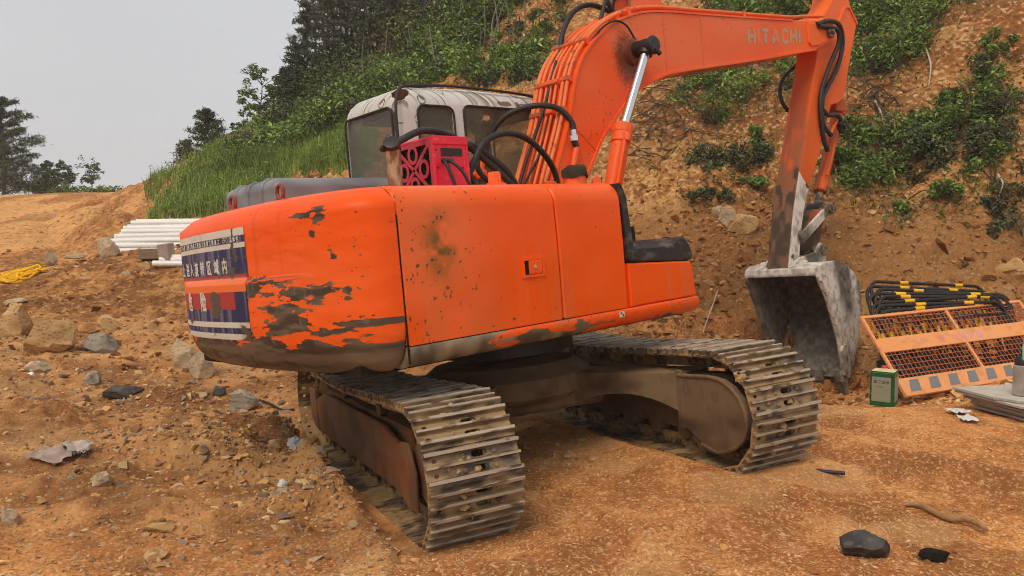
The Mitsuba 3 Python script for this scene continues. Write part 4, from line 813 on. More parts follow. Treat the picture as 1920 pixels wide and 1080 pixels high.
# steel lines along the boom's back, in pairs with clamps
back = np.array(BT[1:17])
tg = np.gradient(back, axis=0); tg /= np.linalg.norm(tg, axis=1, keepdims=True); nr = np.c_[-tg[:, 1], tg[:, 0]]
lines = [(-.205, .055, .021, 16), (-.155, .06, .021, 16), (-.06, .05, .017, 13), (0, .055, .017, 12), (.06, .05, .017, 13), (.125, .055, .021, 13), (.18, .055, .021, 14), (.225, .04, .014, 9)]
for y, h, r, e in lines:
    P = [(a+n[0]*h, y, b+n[1]*h) for (a, b), n in zip(back[:e], nr[:e])]
    P = [(P[0][0]-.10, y, P[0][2]-.25)]+P
    add(Bm+'__hydraulic_pipe', tube(P, r*.84, 10, True, 70), 'paint_pipe', 60, MU)
for k in (2, 3, 5, 8, 12):
    for y0, y1 in ((-.235, -.125), (-.09, .09), (.095, .21)):
        c, nn = back[k], nr[k]; t_ = tg[k]
        if k >= 12 and y0 > 0: continue
        b = box((-.022, y0, .0), (.022, y1, .085), .006); R3 = np.eye(4); R3[:3, 0] = (t_[0], 0, t_[1]); R3[:3, 2] = (nn[0], 0, nn[1]); R3[:3, 1] = (0, 1, 0); R3[:3, 3] = (c[0], 0, c[1])
        add(Bm+'__pipe_clamp', xf(b, R3), 'paint_boom', 30, MU)
# black hoses: loops from the deck valves up to the boom lines
hoses = [
 ([(.28, .30, 2.52), (.30, .26, 2.66), (.40, .12, 2.83), (.56, -.06, 2.895), (.74, -.20, 2.86), (.84, -.27, 2.72), (.83, -.285, 2.58), (.85, -.29, 2.50)], .026),
 ([(-.60, -.42, 2.15), (-.50, -.43, 2.32), (-.35, -.43, 2.50), (-.12, -.42, 2.575), (.12, -.40, 2.545), (.35, -.36, 2.43), (.50, -.32, 2.30), (.56, -.30, 2.17)], .026),
 ([(1.10, .12, 3.36), (1.18, .12, 3.50), (1.25, .12, 3.68), (1.40, .12, 3.87), (1.605, .12, 3.975), (1.82, .12, 3.985), (2.07, .10, 3.93)], .026),
 ([(1.52, -.05, 3.62), (1.58, -.05, 3.73), (1.655, -.05, 3.88), (1.735, -.05, 4.03), (1.85, -.05, 4.2)], .020),
 ([(1.22, -.2, 3.46), (1.38, -.25, 3.63), (1.55, -.28, 3.71), (1.70, -.29, 3.68), (1.80, -.30, 3.56)], .010),
 ([(1.85, -.02, 3.90), (1.75, -.02, 4.05), (1.9, -.02, 4.12), (2.2, -.05, 4.04), (2.6, -.08, 4.0)], .026),
 ([(2.0, .12, 3.90), (2.05, .12, 4.10), (2.3, .12, 4.14), (2.55, .10, 4.08)], .024),
 ([(.40, .02, 2.2), (.55, .015, 2.5), (.70, .01, 2.75), (.86, .01, 3.05), (1.0, .01, 3.35)], .015),
 ([(.36, -.03, 2.15), (.62, -.03, 2.45), (.78, -.03, 2.7), (.93, -.03, 3.05)], .012)]
for P, r in hoses: add(Bm+'__hydraulic_hose', tube(P, r, 10, True, 60), 'rubber', 60, MU)
for P in (((.235, .345, 2.36), (.285, .30, 2.54)), ((.835, -.285, 2.56), (.83, -.283, 2.66)), ((.70, -.29, 2.12), (.855, -.29, 2.50))):
    add(Bm+'__hose_fitting', [cyl(P[0], P[1], .030, 12, .004), hexa(P[0], np.subtract(P[1], P[0]), .038, .05)], 'paint_boom' if P[0][0] != .835 else 'chrome', 40, MU)
add(Bm+'__valve_block', [box((.18, .30, 2.30), (.29, .40, 2.38), .008), cyl((.12, .35, 2.34), (.2, .35, 2.34), .025, 10), box((.42, -.335, 2.13), (.50, -.27, 2.20), .008), cyl((.40, -.30, 2.17), (.52, -.30, 2.17), .028, 10)], 'paint_boom', 30, MU)
add(Bm+'__hydraulic_pipe', tube([(.22, .1, 2.35), (.14, .05, 2.30), (.17, -.03, 2.25), (.26, -.09, 2.22), (.27, -.10, 2.05)], .018, 10, True, 40), 'paint_boom', 60, MU)
# free hoses between the deck and the welder side
for P, r in (([(-1.38, -.66, 2.42), (-1.2, -.52, 2.48), (-.95, -.42, 2.565), (-.7, -.36, 2.565), (-.5, -.34, 2.50), (-.3, -.36, 2.36), (-.12, -.42, 2.18), (-.06, -.44, 2.08)], .026),
             ([(-.52, -.2, 2.40), (-.42, -.16, 2.50), (-.28, -.16, 2.52), (-.18, -.2, 2.46), (.0, -.28, 2.28), (.1, -.3, 2.1)], .026),
             ([(-.38, -.2, 2.46), (-.40, -.22, 2.35), (-.36, -.26, 2.2), (-.38, -.3, 2.08)], .022),
             ([(-.26, -.22, 2.42), (-.28, -.24, 2.3), (-.2, -.3, 2.18), (-.1, -.4, 2.09)], .022)):
    part('deck_hose', tube(P, r, 10, True, 60), 'rubber', 60)

# ---- arm cylinder on the boom's back
ac = part('arm_cylinder', [cyl((2.3, 0, 4.32), (4.72, 0, 4.63), .105, 32, .012), cyl((2.1, 0, 4.29), (2.35, 0, 4.325), .08, 24, .01), cyl((4.55, 0, 4.605), (4.75, 0, 4.635), .118, 32, .012)], 'paint_boom', 40)
add(ac+'__rod', cyl((4.7, 0, 4.63), (6.6, 0, 4.87), .058, 24), 'grease_steel', 60, MU)
add(ac+'__bracket', [prism([(1.95, 3.83), (2.6, 3.92), (2.3, 4.33), (2.12, 4.36), (2.02, 4.28)], y-.02, y+.02, .005) for y in (-.13, .13)], 'paint_boom', 30, MU)

# ---- arm
AH = .15
AP = [(4.665, 1.02), (4.70, 1.0), (4.88, 1.0), (4.955, 1.06), (5.02, 1.32), (5.11, 1.62), (5.24, 1.90), (5.46, 2.22), (5.71, 2.53), (5.93, 2.88), (6.14, 3.20), (6.36, 3.24), (6.53, 3.31), (6.80, 3.86), (7.095, 4.40), (6.93, 4.62), (6.82, 4.90), (6.72, 5.02), (6.56, 5.0), (6.35, 4.6), (6.1, 4.40), (5.90, 4.15), (5.84, 3.83), (5.52, 3.14), (5.21, 2.46), (4.92, 1.81), (4.79, 1.40)]
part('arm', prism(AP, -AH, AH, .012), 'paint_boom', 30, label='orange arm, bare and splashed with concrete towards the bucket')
Ar = f'{X}__arm'
add(Ar+'__top_plate', prism([(6.50, 4.36), (6.72, 4.60), (6.86, 4.62), (7.10, 4.41), (7.07, 4.385), (6.85, 4.585), (6.74, 4.565), (6.53, 4.335)], -AH-.018, AH+.018, .004), 'paint_boom', 30, MU)
bcx = np.array([6.36, 0, 3.10]); bce = np.array([5.60, 0, 1.98])
bc = part('bucket_cylinder', [cyl((6.66, 0, 3.19), (5.98, 0, 2.09), .078, 28, .01), cyl((6.06, 0, 2.22), (5.955, 0, 2.05), .09, 28, .012), cyl((6.66, -.09, 3.19), (6.66, .09, 3.19), .09, 20, .01), box((6.40, -.10, 3.15), (6.70, -.06, 3.32), .01), box((6.40, .06, 3.15), (6.70, .10, 3.32), .01)], 'paint_boom', 40)
add(bc+'__rod', cyl((5.97, 0, 2.07), (5.84, 0, 1.86), .046, 20), 'grease_steel', 60, MU)
add(bc+'__rod_end', cyl((5.80, -.10, 1.82), (5.80, .10, 1.82), .088, 24, .012), 'grease', 40, MU)
add(bc+'__oil_pipe', [tube([(6.42, -.12, 2.98), (6.28, -.125, 2.78), (6.10, -.12, 2.48), (5.98, -.10, 2.26)], .017, 10), tube([(6.28, -.16, 3.02), (6.10, -.165, 2.88), (6.05, -.165, 2.82)], .02, 10)], 'paint_boom', 60, MU)
for P, r in (([(5.62, -.27, 4.18), (5.95, -.29, 4.26), (6.28, -.27, 4.24), (6.42, -.23, 4.02), (6.30, -.19, 3.70), (6.0, -.18, 3.42), (5.83, -.18, 3.24), (5.80, -.18, 2.95), (5.95, -.19, 2.80), (6.03, -.17, 2.80)], .030),
             ([(5.65, -.29, 4.16), (6.1, -.31, 4.16), (6.20, -.28, 4.0), (6.02, -.22, 3.7), (5.80, -.19, 3.35), (5.74, -.19, 3.05), (5.80, -.18, 2.72), (5.90, -.17, 2.58)], .030),
             ([(5.78, -.19, 3.12), (5.92, -.20, 3.05), (6.15, -.20, 3.06), (6.30, -.18, 3.02), (6.37, -.16, 2.90)], .030),
             ([(6.0, .16, 3.85), (5.885, .2, 3.77), (5.60, .22, 3.60), (5.48, .22, 3.42), (5.50, .20, 3.25), (5.65, .16, 3.10)], .026)):
    add(Ar+'__hydraulic_hose', tube(P, r, 10, True, 80), 'rubber', 60, MU)
add(Ar+'__hose_fitting', [cyl((6.32, -.16, 2.98), (6.38, -.16, 2.84), .05, 12, .01), hexa((6.36, -.17, 2.92), (0, -1, 0), .05, .06)], 'grease', 40, MU)
for x, z in ((5.05, 1.50), (4.84, 1.10)):
    add(Ar+'__pin', cyl((x, -AH-.05, z), (x, AH+.05, z), .065, 24, .012), 'bucket_steel', 40, MU)
# bucket linkage
for s in (-1, 1):
    P0, P1 = np.array([5.05, 1.48]), np.array([5.79, 1.82]); d = (P1-P0)/np.linalg.norm(P1-P0); q = np.array([-d[1], d[0]])
    add(Ar+'__link', prism([P0+q*.065-d*.06, P0-q*.065-d*.06, P1-q*.06+d*.06, P1+q*.06+d*.06], s*.185-.02, s*.185+.02, .006), 'bucket_steel', 30, MU)
part('bucket_link', [prism([(5.71, 1.82), (5.80, 1.88), (5.85, 1.80), (5.54, 1.28), (5.46, 1.23), (5.38, 1.30)], -.125, .125, .012)], 'paint_boom', 30, label='orange bucket link')
for x, z, w in ((5.79, 1.82, .235), (5.45, 1.29, .25)):
    add(f'{X}__bucket_link__pin', [cyl((x, -w, z), (x, w, z), .06, 24, .01), cyl((x, -w-.012, z), (x, -w, z), .08, 24), cyl((x, -w-.018, z), (x, -w-.01, z), .03, 14)], 'grease_steel', 40, MU)

# ---- bucket
BK = np.array([(4.68, .93), (4.645, 1.0), (4.665, 1.10), (4.78, 1.15), (5.10, 1.16), (5.38, 1.09), (5.58, .975), (5.72, .83), (5.775, .65), (5.76, .43), (5.69, .21), (5.58, .0), (5.46, -.155), (5.36, -.22), (5.27, -.20), (5.215, -.12), (5.16, .2), (5.02, .44), (4.84, .74)])
BY0, BY1 = -.56, .44
drop = lambda P: np.array([(x-.11*min(1, max(0, (.95-z)/.9)), z if z > .5 else .5+(z-.5)*1.16) for x, z in P])
BK = drop(BK)
# make the cavity an independent polygon that pierces the mouth
cav = np.array([(4.50, .92), (4.70, 1.045), (5.09, 1.105), (5.36, 1.03), (5.54, .92), (5.67, .79), (5.715, .64), (5.70, .44), (5.63, .235), (5.52, .03), (5.41, -.11), (5.345, -.165), (5.10, -.25), (4.6, .2)]); cav = drop(cav)
def mprism(P, y0, y1):
    P = np.asarray(P, float)
    if not Polygon(P).exterior.is_ccw: P = P[::-1]
    return m3.CrossSection([P]).extrude(y1-y0).rotate((90, 0, 0)).translate((0, y1, 0))
bk = mprism(BK, BY0, BY1)-mprism(cav, BY0+.045, BY1-.045)
part('bucket', tm(bk), 'bucket_steel', 30, label='grey digging bucket crusted with dried concrete, mouth towards the machine')
Bk = f'{X}__bucket'
for y in (-.2, .2):
    ear = prism([(4.70, 1.12), (4.73, 1.0), (4.98, .98), (5.56, 1.02), (5.55, 1.30), (5.44, 1.38), (5.30, 1.27), (4.98, 1.24), (4.86, 1.22), (4.76, 1.18)], y-.022, y+.022, .006)
    add(Bk+'__ear', ear, 'bucket_steel', 30, MU)
for y, s in ((BY0, -1), (BY1, 1)):
    add(Bk+'__side_cutter', prism(drop([(5.19, .16), (5.145, .10), (5.19, -.16), (5.30, -.21), (5.345, -.02), (5.28, .16)]), y, y+s*.03, .006), 'bucket_steel', 30, MU)
    add(Bk+'__wear_strip', prism(drop([(4.655, .95), (4.70, .93), (5.20, .14), (5.26, .17), (4.80, .98), (4.68, 1.03)]), y, y+s*.016, .005), 'bucket_steel', 30, MU)
for y in (-.50, -.21, .08, .37):
    P = drop([(5.24, -.10), (5.19, -.12), (5.21, -.24), (5.30, -.27), (5.38, -.22), (5.36, -.17)])
    add(Bk+'__tooth_adapter', prism(P, y-.062, y+.062, .012), 'bucket_steel', 30, MU)
    hull = trimesh.convex.convex_hull(np.array([(a-.11, y+b, .5+(c-.5)*1.16) for b, pts in ((-.055, [(5.20, -.20), (5.34, -.25)]), (.055, [(5.20, -.20), (5.34, -.25)]), (-.04, [(5.335, -.42), (5.365, -.42)]), (.04, [(5.335, -.42), (5.365, -.42)])) for a, c in pts]))
    add(Bk+'__tooth', hull, 'bucket_steel', 20, MU)
add(Bk+'__pin_hub', [cyl((4.86, -.31, 1.11), (4.86, .31, 1.11), .085, 24, .012), cyl((4.86, -.34, 1.11), (4.86, -.30, 1.11), .045, 18, .006), cyl((4.86, .30, 1.11), (4.86, .38, 1.11), .06, 18, .006)], 'bucket_steel', 40, MU)

# ---- tracks
TL, TRR, TG, TW = 2.144, .425, 2.284, .575     # half length, outer radius, gauge, shoe width
def track_path(N, sag):
    r = TRR-.035; c = TL-TRR
    P = []
    M = 600
    for x in np.linspace(-c, c, M, endpoint=False): P.append((x, .035))
    for a in np.linspace(-90, 90, M, endpoint=False): P.append((c+r*math.cos(math.radians(a)), TRR+r*math.sin(math.radians(a))))
    for x in np.linspace(c, -c, M, endpoint=False): P.append((x, 2*TRR-.035-sag*math.sin(math.pi*(x+c)/(2*c))**2))
    for a in np.linspace(90, 270, M, endpoint=False): P.append((-c+r*math.cos(math.radians(a)), TRR+r*math.sin(math.radians(a))))
    P = np.array(P+[P[0]]); s = np.r_[0, np.cumsum(np.linalg.norm(np.diff(P, axis=0), axis=1))]
    k = np.linspace(0, s[-1], N+1)
    pts = np.c_[np.interp(k, s, P[:, 0]), np.interp(k, s, P[:, 1])]
    k2 = (k[:-1]+k[1:])/2; mid = np.c_[np.interp(k2, s, P[:, 0]), np.interp(k2, s, P[:, 1])]
    return pts, mid, s[-1]
NS = 46
pts, mid, per = track_path(NS, .05); pitch = per/NS
h = pitch/2
prof = [(-h-.012, 0), (-h-.014, .012), (-h+.006, .014), (-h+.008, .053), (-h+.027, .055), (-h+.033, .013), (-.013, .012), (-.007, .050), (.006, .051), (.013, .012), (h-.040, .013), (h-.036, .053), (h-.018, .055), (h-.012, .015), (h-.006, .006), (h-.02, .0)]
def shoe_mesh():
    P = np.array(prof)[::-1]
    if not Polygon(P).exterior.is_ccw: P = P[::-1]
    s = m3.CrossSection([P]).extrude(TW).rotate((90, 0, 0)).translate((0, TW/2, 0))
    def slot(x, y, w, l):
        return m3.CrossSection.circle(w, 14).translate((0, -l)).hull().extrude(.2).translate((x, y, -.1)) if l == 0 else m3.Manifold.batch_hull([m3.Manifold.cylinder(.2, w, w, 14).translate((x, y+d, -.1)) for d in (-l, l)])
    for x in (-h*.40-.005, h*.40-.003):
        s = s-slot(x, -.045, .019, .030)-slot(x, .225, .012, .004)
    m = [tm(s)]
    for x in (-h*.40-.005, h*.40-.003):
        for y in (.055, -.135): m.append(cyl((x, y, .010), (x, y, .026), .017, 8, .004))
    m.append(box((-h+.02, .075, -.105), (h+.02, .11, -.002))); m.append(box((-h+.02, -.11, -.105), (h+.02, -.075, -.002)))
    m.append(cyl((h, -.13, -.06), (h, .13, -.06), .028, 10))
    return cat_(m)
sm_ = trimesh.graph.smooth_shade(shoe_mesh(), angle=math.radians(25), facet_minarea=None)
shoe = mikit.ply(sm_, 'track_steel', smooth=True, uv=np.c_[np.clip(sm_.vertices[:, 2]/.056, 0, 1), sm_.vertices[:, 0]*3+sm_.vertices[:, 1]])
for side in (-1, 1):
    y = side*TG/2
    tk = f'{X}__track' if side < 0 else f'{X}__track_001'
    for i in range(NS):
        d = pts[i+1]-pts[i]; d = d/np.linalg.norm(d); nn = np.array([d[1], -d[0]])
        L = np.eye(4); L[:3, 0] = (d[0], 0, d[1]); L[:3, 2] = (nn[0], 0, nn[1]); L[:3, 1] = np.cross(L[:3, 2], L[:3, 0]); L[:3, 3] = (mid[i][0], y, mid[i][1])
        add(f'{tk}__shoe', shoe, None, M=MT@L, exact=False)
    c = TL-TRR
    fr = [box((-1.62, y-.155, .20), (1.42, y+.155, .50), .02), box((-1.5, y-.11, .48), (1.3, y+.11, .60), .02)]
    sl = prism([(-1.60, .50), (-1.60, .19), (1.36, .19), (1.36, .50), (.9, .60), (-1.2, .60)], y+(-.20 if side < 0 else .155), y+(-.155 if side < 0 else .20), .012)
    add(f'{tk}__track_frame', fr+[sl], 'muddy_shaded_frame', 30, MT)
    # idler end guard seen on the outer side: yoke plates
    add(f'{tk}__end_guard', [prism([(1.36, .56), (1.30, .20), (1.46, .13), (1.60, .155), (1.64, .40), (1.54, .58)], y-.215, y-.19, .008)], 'muddy_shaded_frame', 30, MT)
    add(f'{tk}__end_guard', [prism([(-1.55, .60), (-1.55, .20), (-1.72, .22), (-1.86, .30), (-1.86, .60)], y-.21, y-.17, .008)], 'muddy_shaded_frame', 30, MT)
    for xx, nm in ((c, 'sprocket'), (-c, 'idler')):
        rr = TRR-.15
        if nm == 'idler':
            w = lathe([(.10, -.13), (rr-.05, -.10), (rr, -.09), (rr, -.04), (rr+.02, -.035), (rr+.02, .035), (rr, .04), (rr, .09), (rr-.05, .10), (.10, .13)], (xx, y, TRR), (0, 1, 0), 40)
        else:
            w = [lathe([(.22, -.16), (.24, -.14), (rr-.04, -.03), (rr-.04, .03), (.24, .14), (.22, .16)], (xx, y, TRR), (0, 1, 0), 40)]
            for a in np.linspace(0, 2*math.pi, 21, endpoint=False):
                t_ = box((rr-.06, -.025, -.028), (rr+.045, .025, .028), .012); w.append(xf(t_, trans(xx, y, TRR)@rotm([0, 1, 0], a)))
        add(f'{tk}__{nm}', w, 'muddy_shaded_frame', 40, MT)
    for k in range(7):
        add(f'{tk}__roller', lathe([(.05, -.16), (.085, -.155), (.085, -.05), (.06, -.045), (.06, .045), (.085, .05), (.085, .155), (.05, .16)], (-1.25+k*.40, y, .205), (0, 1, 0), 20), 'muddy_shaded_frame', 40, MT)
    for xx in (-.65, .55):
        add(f'{tk}__carrier_roller', [lathe([(.04, -.13), (.065, -.125), (.05, 0), (.065, .125), (.04, .13)], (xx, y, .665), (0, 1, 0), 20), box((xx-.05, y-.06, .58), (xx+.05, y+.06, .65))], 'muddy_shaded_frame', 40, MT)
# inner travel-motor guards: D-shaped plate with raised rim
D_ = [(1.33, .66), (1.70, .68)]+[(1.70+.37*math.cos(math.radians(a)), .415+.27*math.sin(math.radians(a))) for a in (70, 50, 30, 10, -10, -30, -50, -70)]+[(1.72, .135), (1.55, .17), (1.36, .265)]
for side in (-1, 1):
    yi = side*(TG/2-.29)
    mg = add(f'{X}__motor_guard', [prism(D_, min(yi, yi+side*.22), max(yi, yi+side*.22), .012), tube([(a, yi-side*.002, b) for a, b in D_[:-1]], .014, 8, False), box((1.29, yi-.004, .25), (1.37, yi+.02, .70), .006)], 'muddy_shaded_frame', 30, MT)
    add(mg+'__dark_rim', prism([(a*1.0+.05*(a > 1.65), b*1.02) for a, b in D_], *sorted((yi+side*.05, yi+side*.2)), .01), 'belly_shade_steel', 30, MT)
# X-frame: centre table and four arched legs
part('car_body', [lathe([(.66, .50), (.74, .56), (.74, .70), (.66, .755), (.60, .80)], (0, 0, 0), (0, 0, 1), 36), box((-.62, -.62, .42), (.62, .62, .58), .03)], 'muddy_shaded_frame', 30, MT)
for sx in (-1, 1):
    for sy in (-1, 1):
        def leg(u, v):   # u along the leg 0..1, v round the section 0..1
            x = sx*(.30+.80*u); yb = sy*(.40+.68*u)
            if sx > 0: x = .34+.98*u**.9
            top = .70-.03*u; bot = .40+.13*math.sin(math.pi*min(1, u*1.02))-.10*u**4
            w = .20-.03*u
            d = np.array([.62*sx, -.80*sy]) if sx < 0 else np.array([.55, -.83*sy]); a = v*2*math.pi
            ca, sa = math.cos(a), math.sin(a); m_ = max(abs(ca), abs(sa)); ca, sa = ca/m_, sa/m_
            return (x+d[0]*w*ca, yb+d[1]*w*ca, (top+bot)/2+(top-bot)/2*sa)
        add(f'{X}__frame_leg', flatgrid(leg, np.linspace(0, 1, 17), np.linspace(0, 1, 33)), 'muddy_shaded_frame', 40, MT)

# loose dried mud on the shoes and frames, grime the machine carries
rng = np.random.default_rng(11); ms = []
for side in (-1, 1):
    y = side*TG/2
    for i in range(NS):
        if mid[i][1] < .12 and abs(mid[i][0]) < 1.8: continue
        for _ in range(rng.integers(2, 8)):
            d = pts[i+1]-pts[i]; d = d/np.linalg.norm(d); nn = np.array([d[1], -d[0]])
            a = rng.normal(0, .045); b = np.clip(rng.normal(-.07, .13), -.27, .27); s = abs(rng.normal(.013, .008))+.005
            o = trimesh.creation.icosphere(1, s); o.vertices *= rng.uniform(.6, 1.5, 3); o.vertices += rng.normal(0, s*.22, o.vertices.shape)
            p = mid[i]+d*a+nn*.012
            o.apply_translation((p[0], y+b, p[1])); ms.append(o)
add(f'{X}__mud', ms, 'dried_mud', False, MT, kind='stuff')

# ================================================================ THINGS LYING ABOUT
def ground_hits(P, fine=True):
    """where the sight lines through these photograph points meet the ground (survey helper)"""
    P = np.asarray(P, float).reshape(-1, 2)
    D = np.array([at(a, b, 1.0)-EYE for a, b in P]); D /= np.linalg.norm(D, axis=1, keepdims=True)
    ts = np.exp(np.linspace(math.log(2.5), math.log(70), 260)); hit = np.full(len(P), np.nan); prev = np.full(len(P), 2.5); done = np.zeros(len(P), bool)
    for t in ts:
        q = EYE+D*t; under = (q[:, 2] < hb(q[:, 0], q[:, 1])) & ~done
        hit[under] = t; done |= under; prev = np.where(done, prev, t)
    lo, hi = prev, np.where(done, hit, 70.0)
    f = height if fine else hb
    lo = lo-.35
    for _ in range(18):
        m = (lo+hi)/2; q = EYE+D*m[:, None]; u = q[:, 2] < f(q[:, 0], q[:, 1]); hi = np.where(u, m, hi); lo = np.where(u, lo, m)
    return EYE+D*hi[:, None]
def gh(px, py): return ground_hits([(px, py)])[0]
def depth_of(p): return float((p-EYE)@FWD)
def hz(p): return float(height(np.array([p[0]]), np.array([p[1]]))[0])

def rock_mesh(seed, dims, cuts=16, rough=.05):
    rg = np.random.default_rng(seed); m = m3.Manifold.cube((2.2, 2.2, 2.2), True); off = rg.random()*6
    for k in range(cuts):
        zz = 1-2*(k+.5)/cuts; ph = k*2.39996+off; r = math.sqrt(1-zz*zz); n = np.array([r*math.cos(ph), r*math.sin(ph), zz])+rg.normal(0, .22, 3); n /= np.linalg.norm(n)
        m = m.trim_by_plane(tuple(-n), -float(rg.uniform(.66, .97)))
    m = tm(m.refine_to_length(.14)); v = m.vertices; nn = meshkit.fbm(v*1.7+seed, 3, seed)-.5; n2 = meshkit.fbm(v*7+seed, 2, seed)-.5
    nn = nn*(.45 if seed in (24, 66) else 1); ext = (v.max(0)-v.min(0))/2; v = (v-(v.max(0)+v.min(0))/2)/ext
    m.vertices = v*(1+nn[:, None]*rough*4+n2[:, None]*rough*1.3)*(np.array(dims)/2)
    return m
def m_rock(c0, c1, c2):
    def f(p, n, uv):
        a = fbm(p.x*9, p.y*9, p.z*9, 3); b = fbm(p.x*30, p.y*30, p.z*42, 2)
        return mix(mix(c0, c1, smoothstep(.35, .65, a)), c2, smoothstep(.56, .74, b)*.7)
    return proc(f)
sbp = lambda p, n, uv: fbm(p.x*21+p.z*9, p.y*21-p.x*7, p.z*27+p.y*8, 3)
pr('rock_yellow', m_rock((0.44, 0.27, 0.115), (0.56, 0.37, 0.18), (0.24, 0.13, 0.055)), .9, .2, bump=sbp, bs=.012)
pr('rock_beige', m_rock((0.40, 0.31, 0.21), (0.50, 0.38, 0.24), (0.22, 0.15, 0.09)), .9, .2, bump=sbp, bs=.012)
pr('rock_grey', m_rock((0.25, 0.22, 0.18), (0.36, 0.32, 0.26), (0.13, 0.10, 0.08)), .8, .3, bump=sbp, bs=.015)
pr('rock_dark', m_rock((0.035, 0.033, 0.035), (0.075, 0.07, 0.068), (0.13, 0.10, 0.07)), .6, .4, bump=sbp, bs=.012)
RING = []
def rock(px, py, wpx, hpx, mat_, label, seed, deep=.8, name='rock', rot=None, sink=.28, cuts=16):
    p = gh(px, py); d = depth_of(p); w, h_ = wpx*d/1507, hpx*d/1507
    m = rock_mesh(seed, (w, w*deep, h_/(1-sink)), cuts); m.apply_transform(rotm([0, 0, 1], (seed*1.7) % .8-.4 if rot is None else rot))
    z0_ = p[2]; p = p+np.array([0, w*deep*.42, 0]); p[2] = z0_
    m.apply_translation(p+[0, 0, h_*(.5-sink*.5)])
    RING.append((p[0], p[1]-w*deep*.3, w)); return add(name, m, mat_, 14 if mat_ == 'rock_dark' else 28, None, label=label, cat='rock')
rock(70, 668, 105, 66, 'rock_yellow', 'big yellow angular boulder with a dark cracked base on the rubble', 3)
rock(22, 632, 50, 62, 'rock_yellow', 'tall brown boulder leaning behind the big yellow boulder', 5)
rock(22, 574, 40, 15, 'rock_beige', 'thin pale slab topping the brown boulder', 8, sink=.05)
rock(197, 622, 46, 30, 'rock_yellow', 'brown rock with a flat pale top up the slope from the grey rock', 11)
rock(180, 662, 60, 34, 'rock_grey', 'grey layered rock half buried between the yellow boulder and the machine', 14)
rock(343, 692, 52, 54, 'rock_beige', 'tall beige boulder beside the counterweight', 17)
rock(374, 708, 50, 44, 'rock_beige', 'beige cracked boulder in front of the tall beige boulder', 21)
rock(224, 750, 72, 25, 'rock_dark', 'glossy black slab lying on the rubble left of the machine', 24, deep=.6)
rock(456, 770, 56, 34, 'rock_grey', 'pale grey block near the back end of the near track', 27)
rock(408, 746, 26, 20, 'rock_dark', 'small dark square stone by the pale grey block', 30)
rock(196, 486, 44, 40, 'rock_beige', 'pointed brown rock at the end of the white pipes', 33)
rock(90, 492, 26, 22, 'rock_beige', 'pale flat-topped block on the dirt track', 36)
rock(138, 483, 42, 8, 'rock_beige', 'long thin stone lying on the dirt track', 39, deep=.5)
rock(234, 517, 22, 8, 'rock_beige', 'small flat white stone below the white pipes', 42)
rock(268, 508, 22, 17, 'rock_yellow', 'small rust-brown stone below the wooden block', 45)
rock(62, 700, 46, 20, 'rock_beige', 'flat pale stone below the big yellow boulder', 48)
rock(168, 722, 34, 24, 'rock_grey', 'ribbed brown-grey stone above the black slab', 51)
rock(293, 1000, 58, 17, 'rock_yellow', 'long flat yellow stone on the bare dirt', 54, deep=.5)
rock(12, 986, 36, 26, 'rock_beige', 'pale block cut by the frame edge', 57)
rock(186, 912, 36, 22, 'rock_beige', 'blunt tan stone below the paper scrap', 60)
rock(288, 1052, 44, 22, 'rock_yellow', 'wedge of yellow stone', 63, deep=.5)
rock(1635, 1052, 92, 48, 'rock_dark', 'black angular stone on the bare orange dirt', 66, deep=.75, sink=.08)
rock(1372, 430, 46, 42, 'rock_beige', 'grey-topped boulder on the spoil heap behind the machine', 69, deep=.8)
rock(1398, 440, 66, 40, 'rock_yellow', 'yellow-brown overhanging boulder beside the grey-topped boulder', 72, deep=.7, sink=.05)
rock(1352, 402, 30, 16, 'rock_beige', 'small pale stone above the boulders on the heap', 75)
rock(1270, 455, 30, 10, 'rock_yellow', 'thin pale stone on the heap above the toolbox', 78, deep=.4)
rock(505, 806, 44, 12, 'rock_yellow', 'flat tan stone beside the near track', 81)
rock(545, 818, 34, 22, 'rock_yellow', 'pale wedge of clay against the near track', 84)
rock(540, 836, 24, 16, 'rock_dark', 'round black stone above the white plastic bag', 87)
rock(1755, 1055, 56, 20, 'dark_void', 'dark clod of earth right of the black stone', 90, deep=.5)
rock(1112, 868, 20, 9, 'rock_yellow', 'small pale stone between the tracks', 93)
rock(1068, 862, 26, 14, 'rock_yellow', 'rough yellow pebble in the shade between the tracks', 96)
rock(1905, 525, 60, 40, 'rock_yellow', 'reddish block in the bank above the barriers', 99)

rg = np.random.default_rng(77); ax_, ay_, as_ = [], [], []
for x_, y_, w_ in RING:
    k = int(10+40*w_); ax_.append(x_+rg.normal(0, w_*.62, k)); ay_.append(y_+rg.normal(0, w_*.5, k)); as_.append(np.clip(rg.lognormal(-4.2, .6, k), .006, w_*.16+.008))
gm, gc = scatter(np.concatenate(ax_), np.concatenate(ay_), np.concatenate(as_), rg)
add('rubble', gm, 'stone_bits', False, color=gc, kind='stuff', label='small broken stone gathered round the rocks')
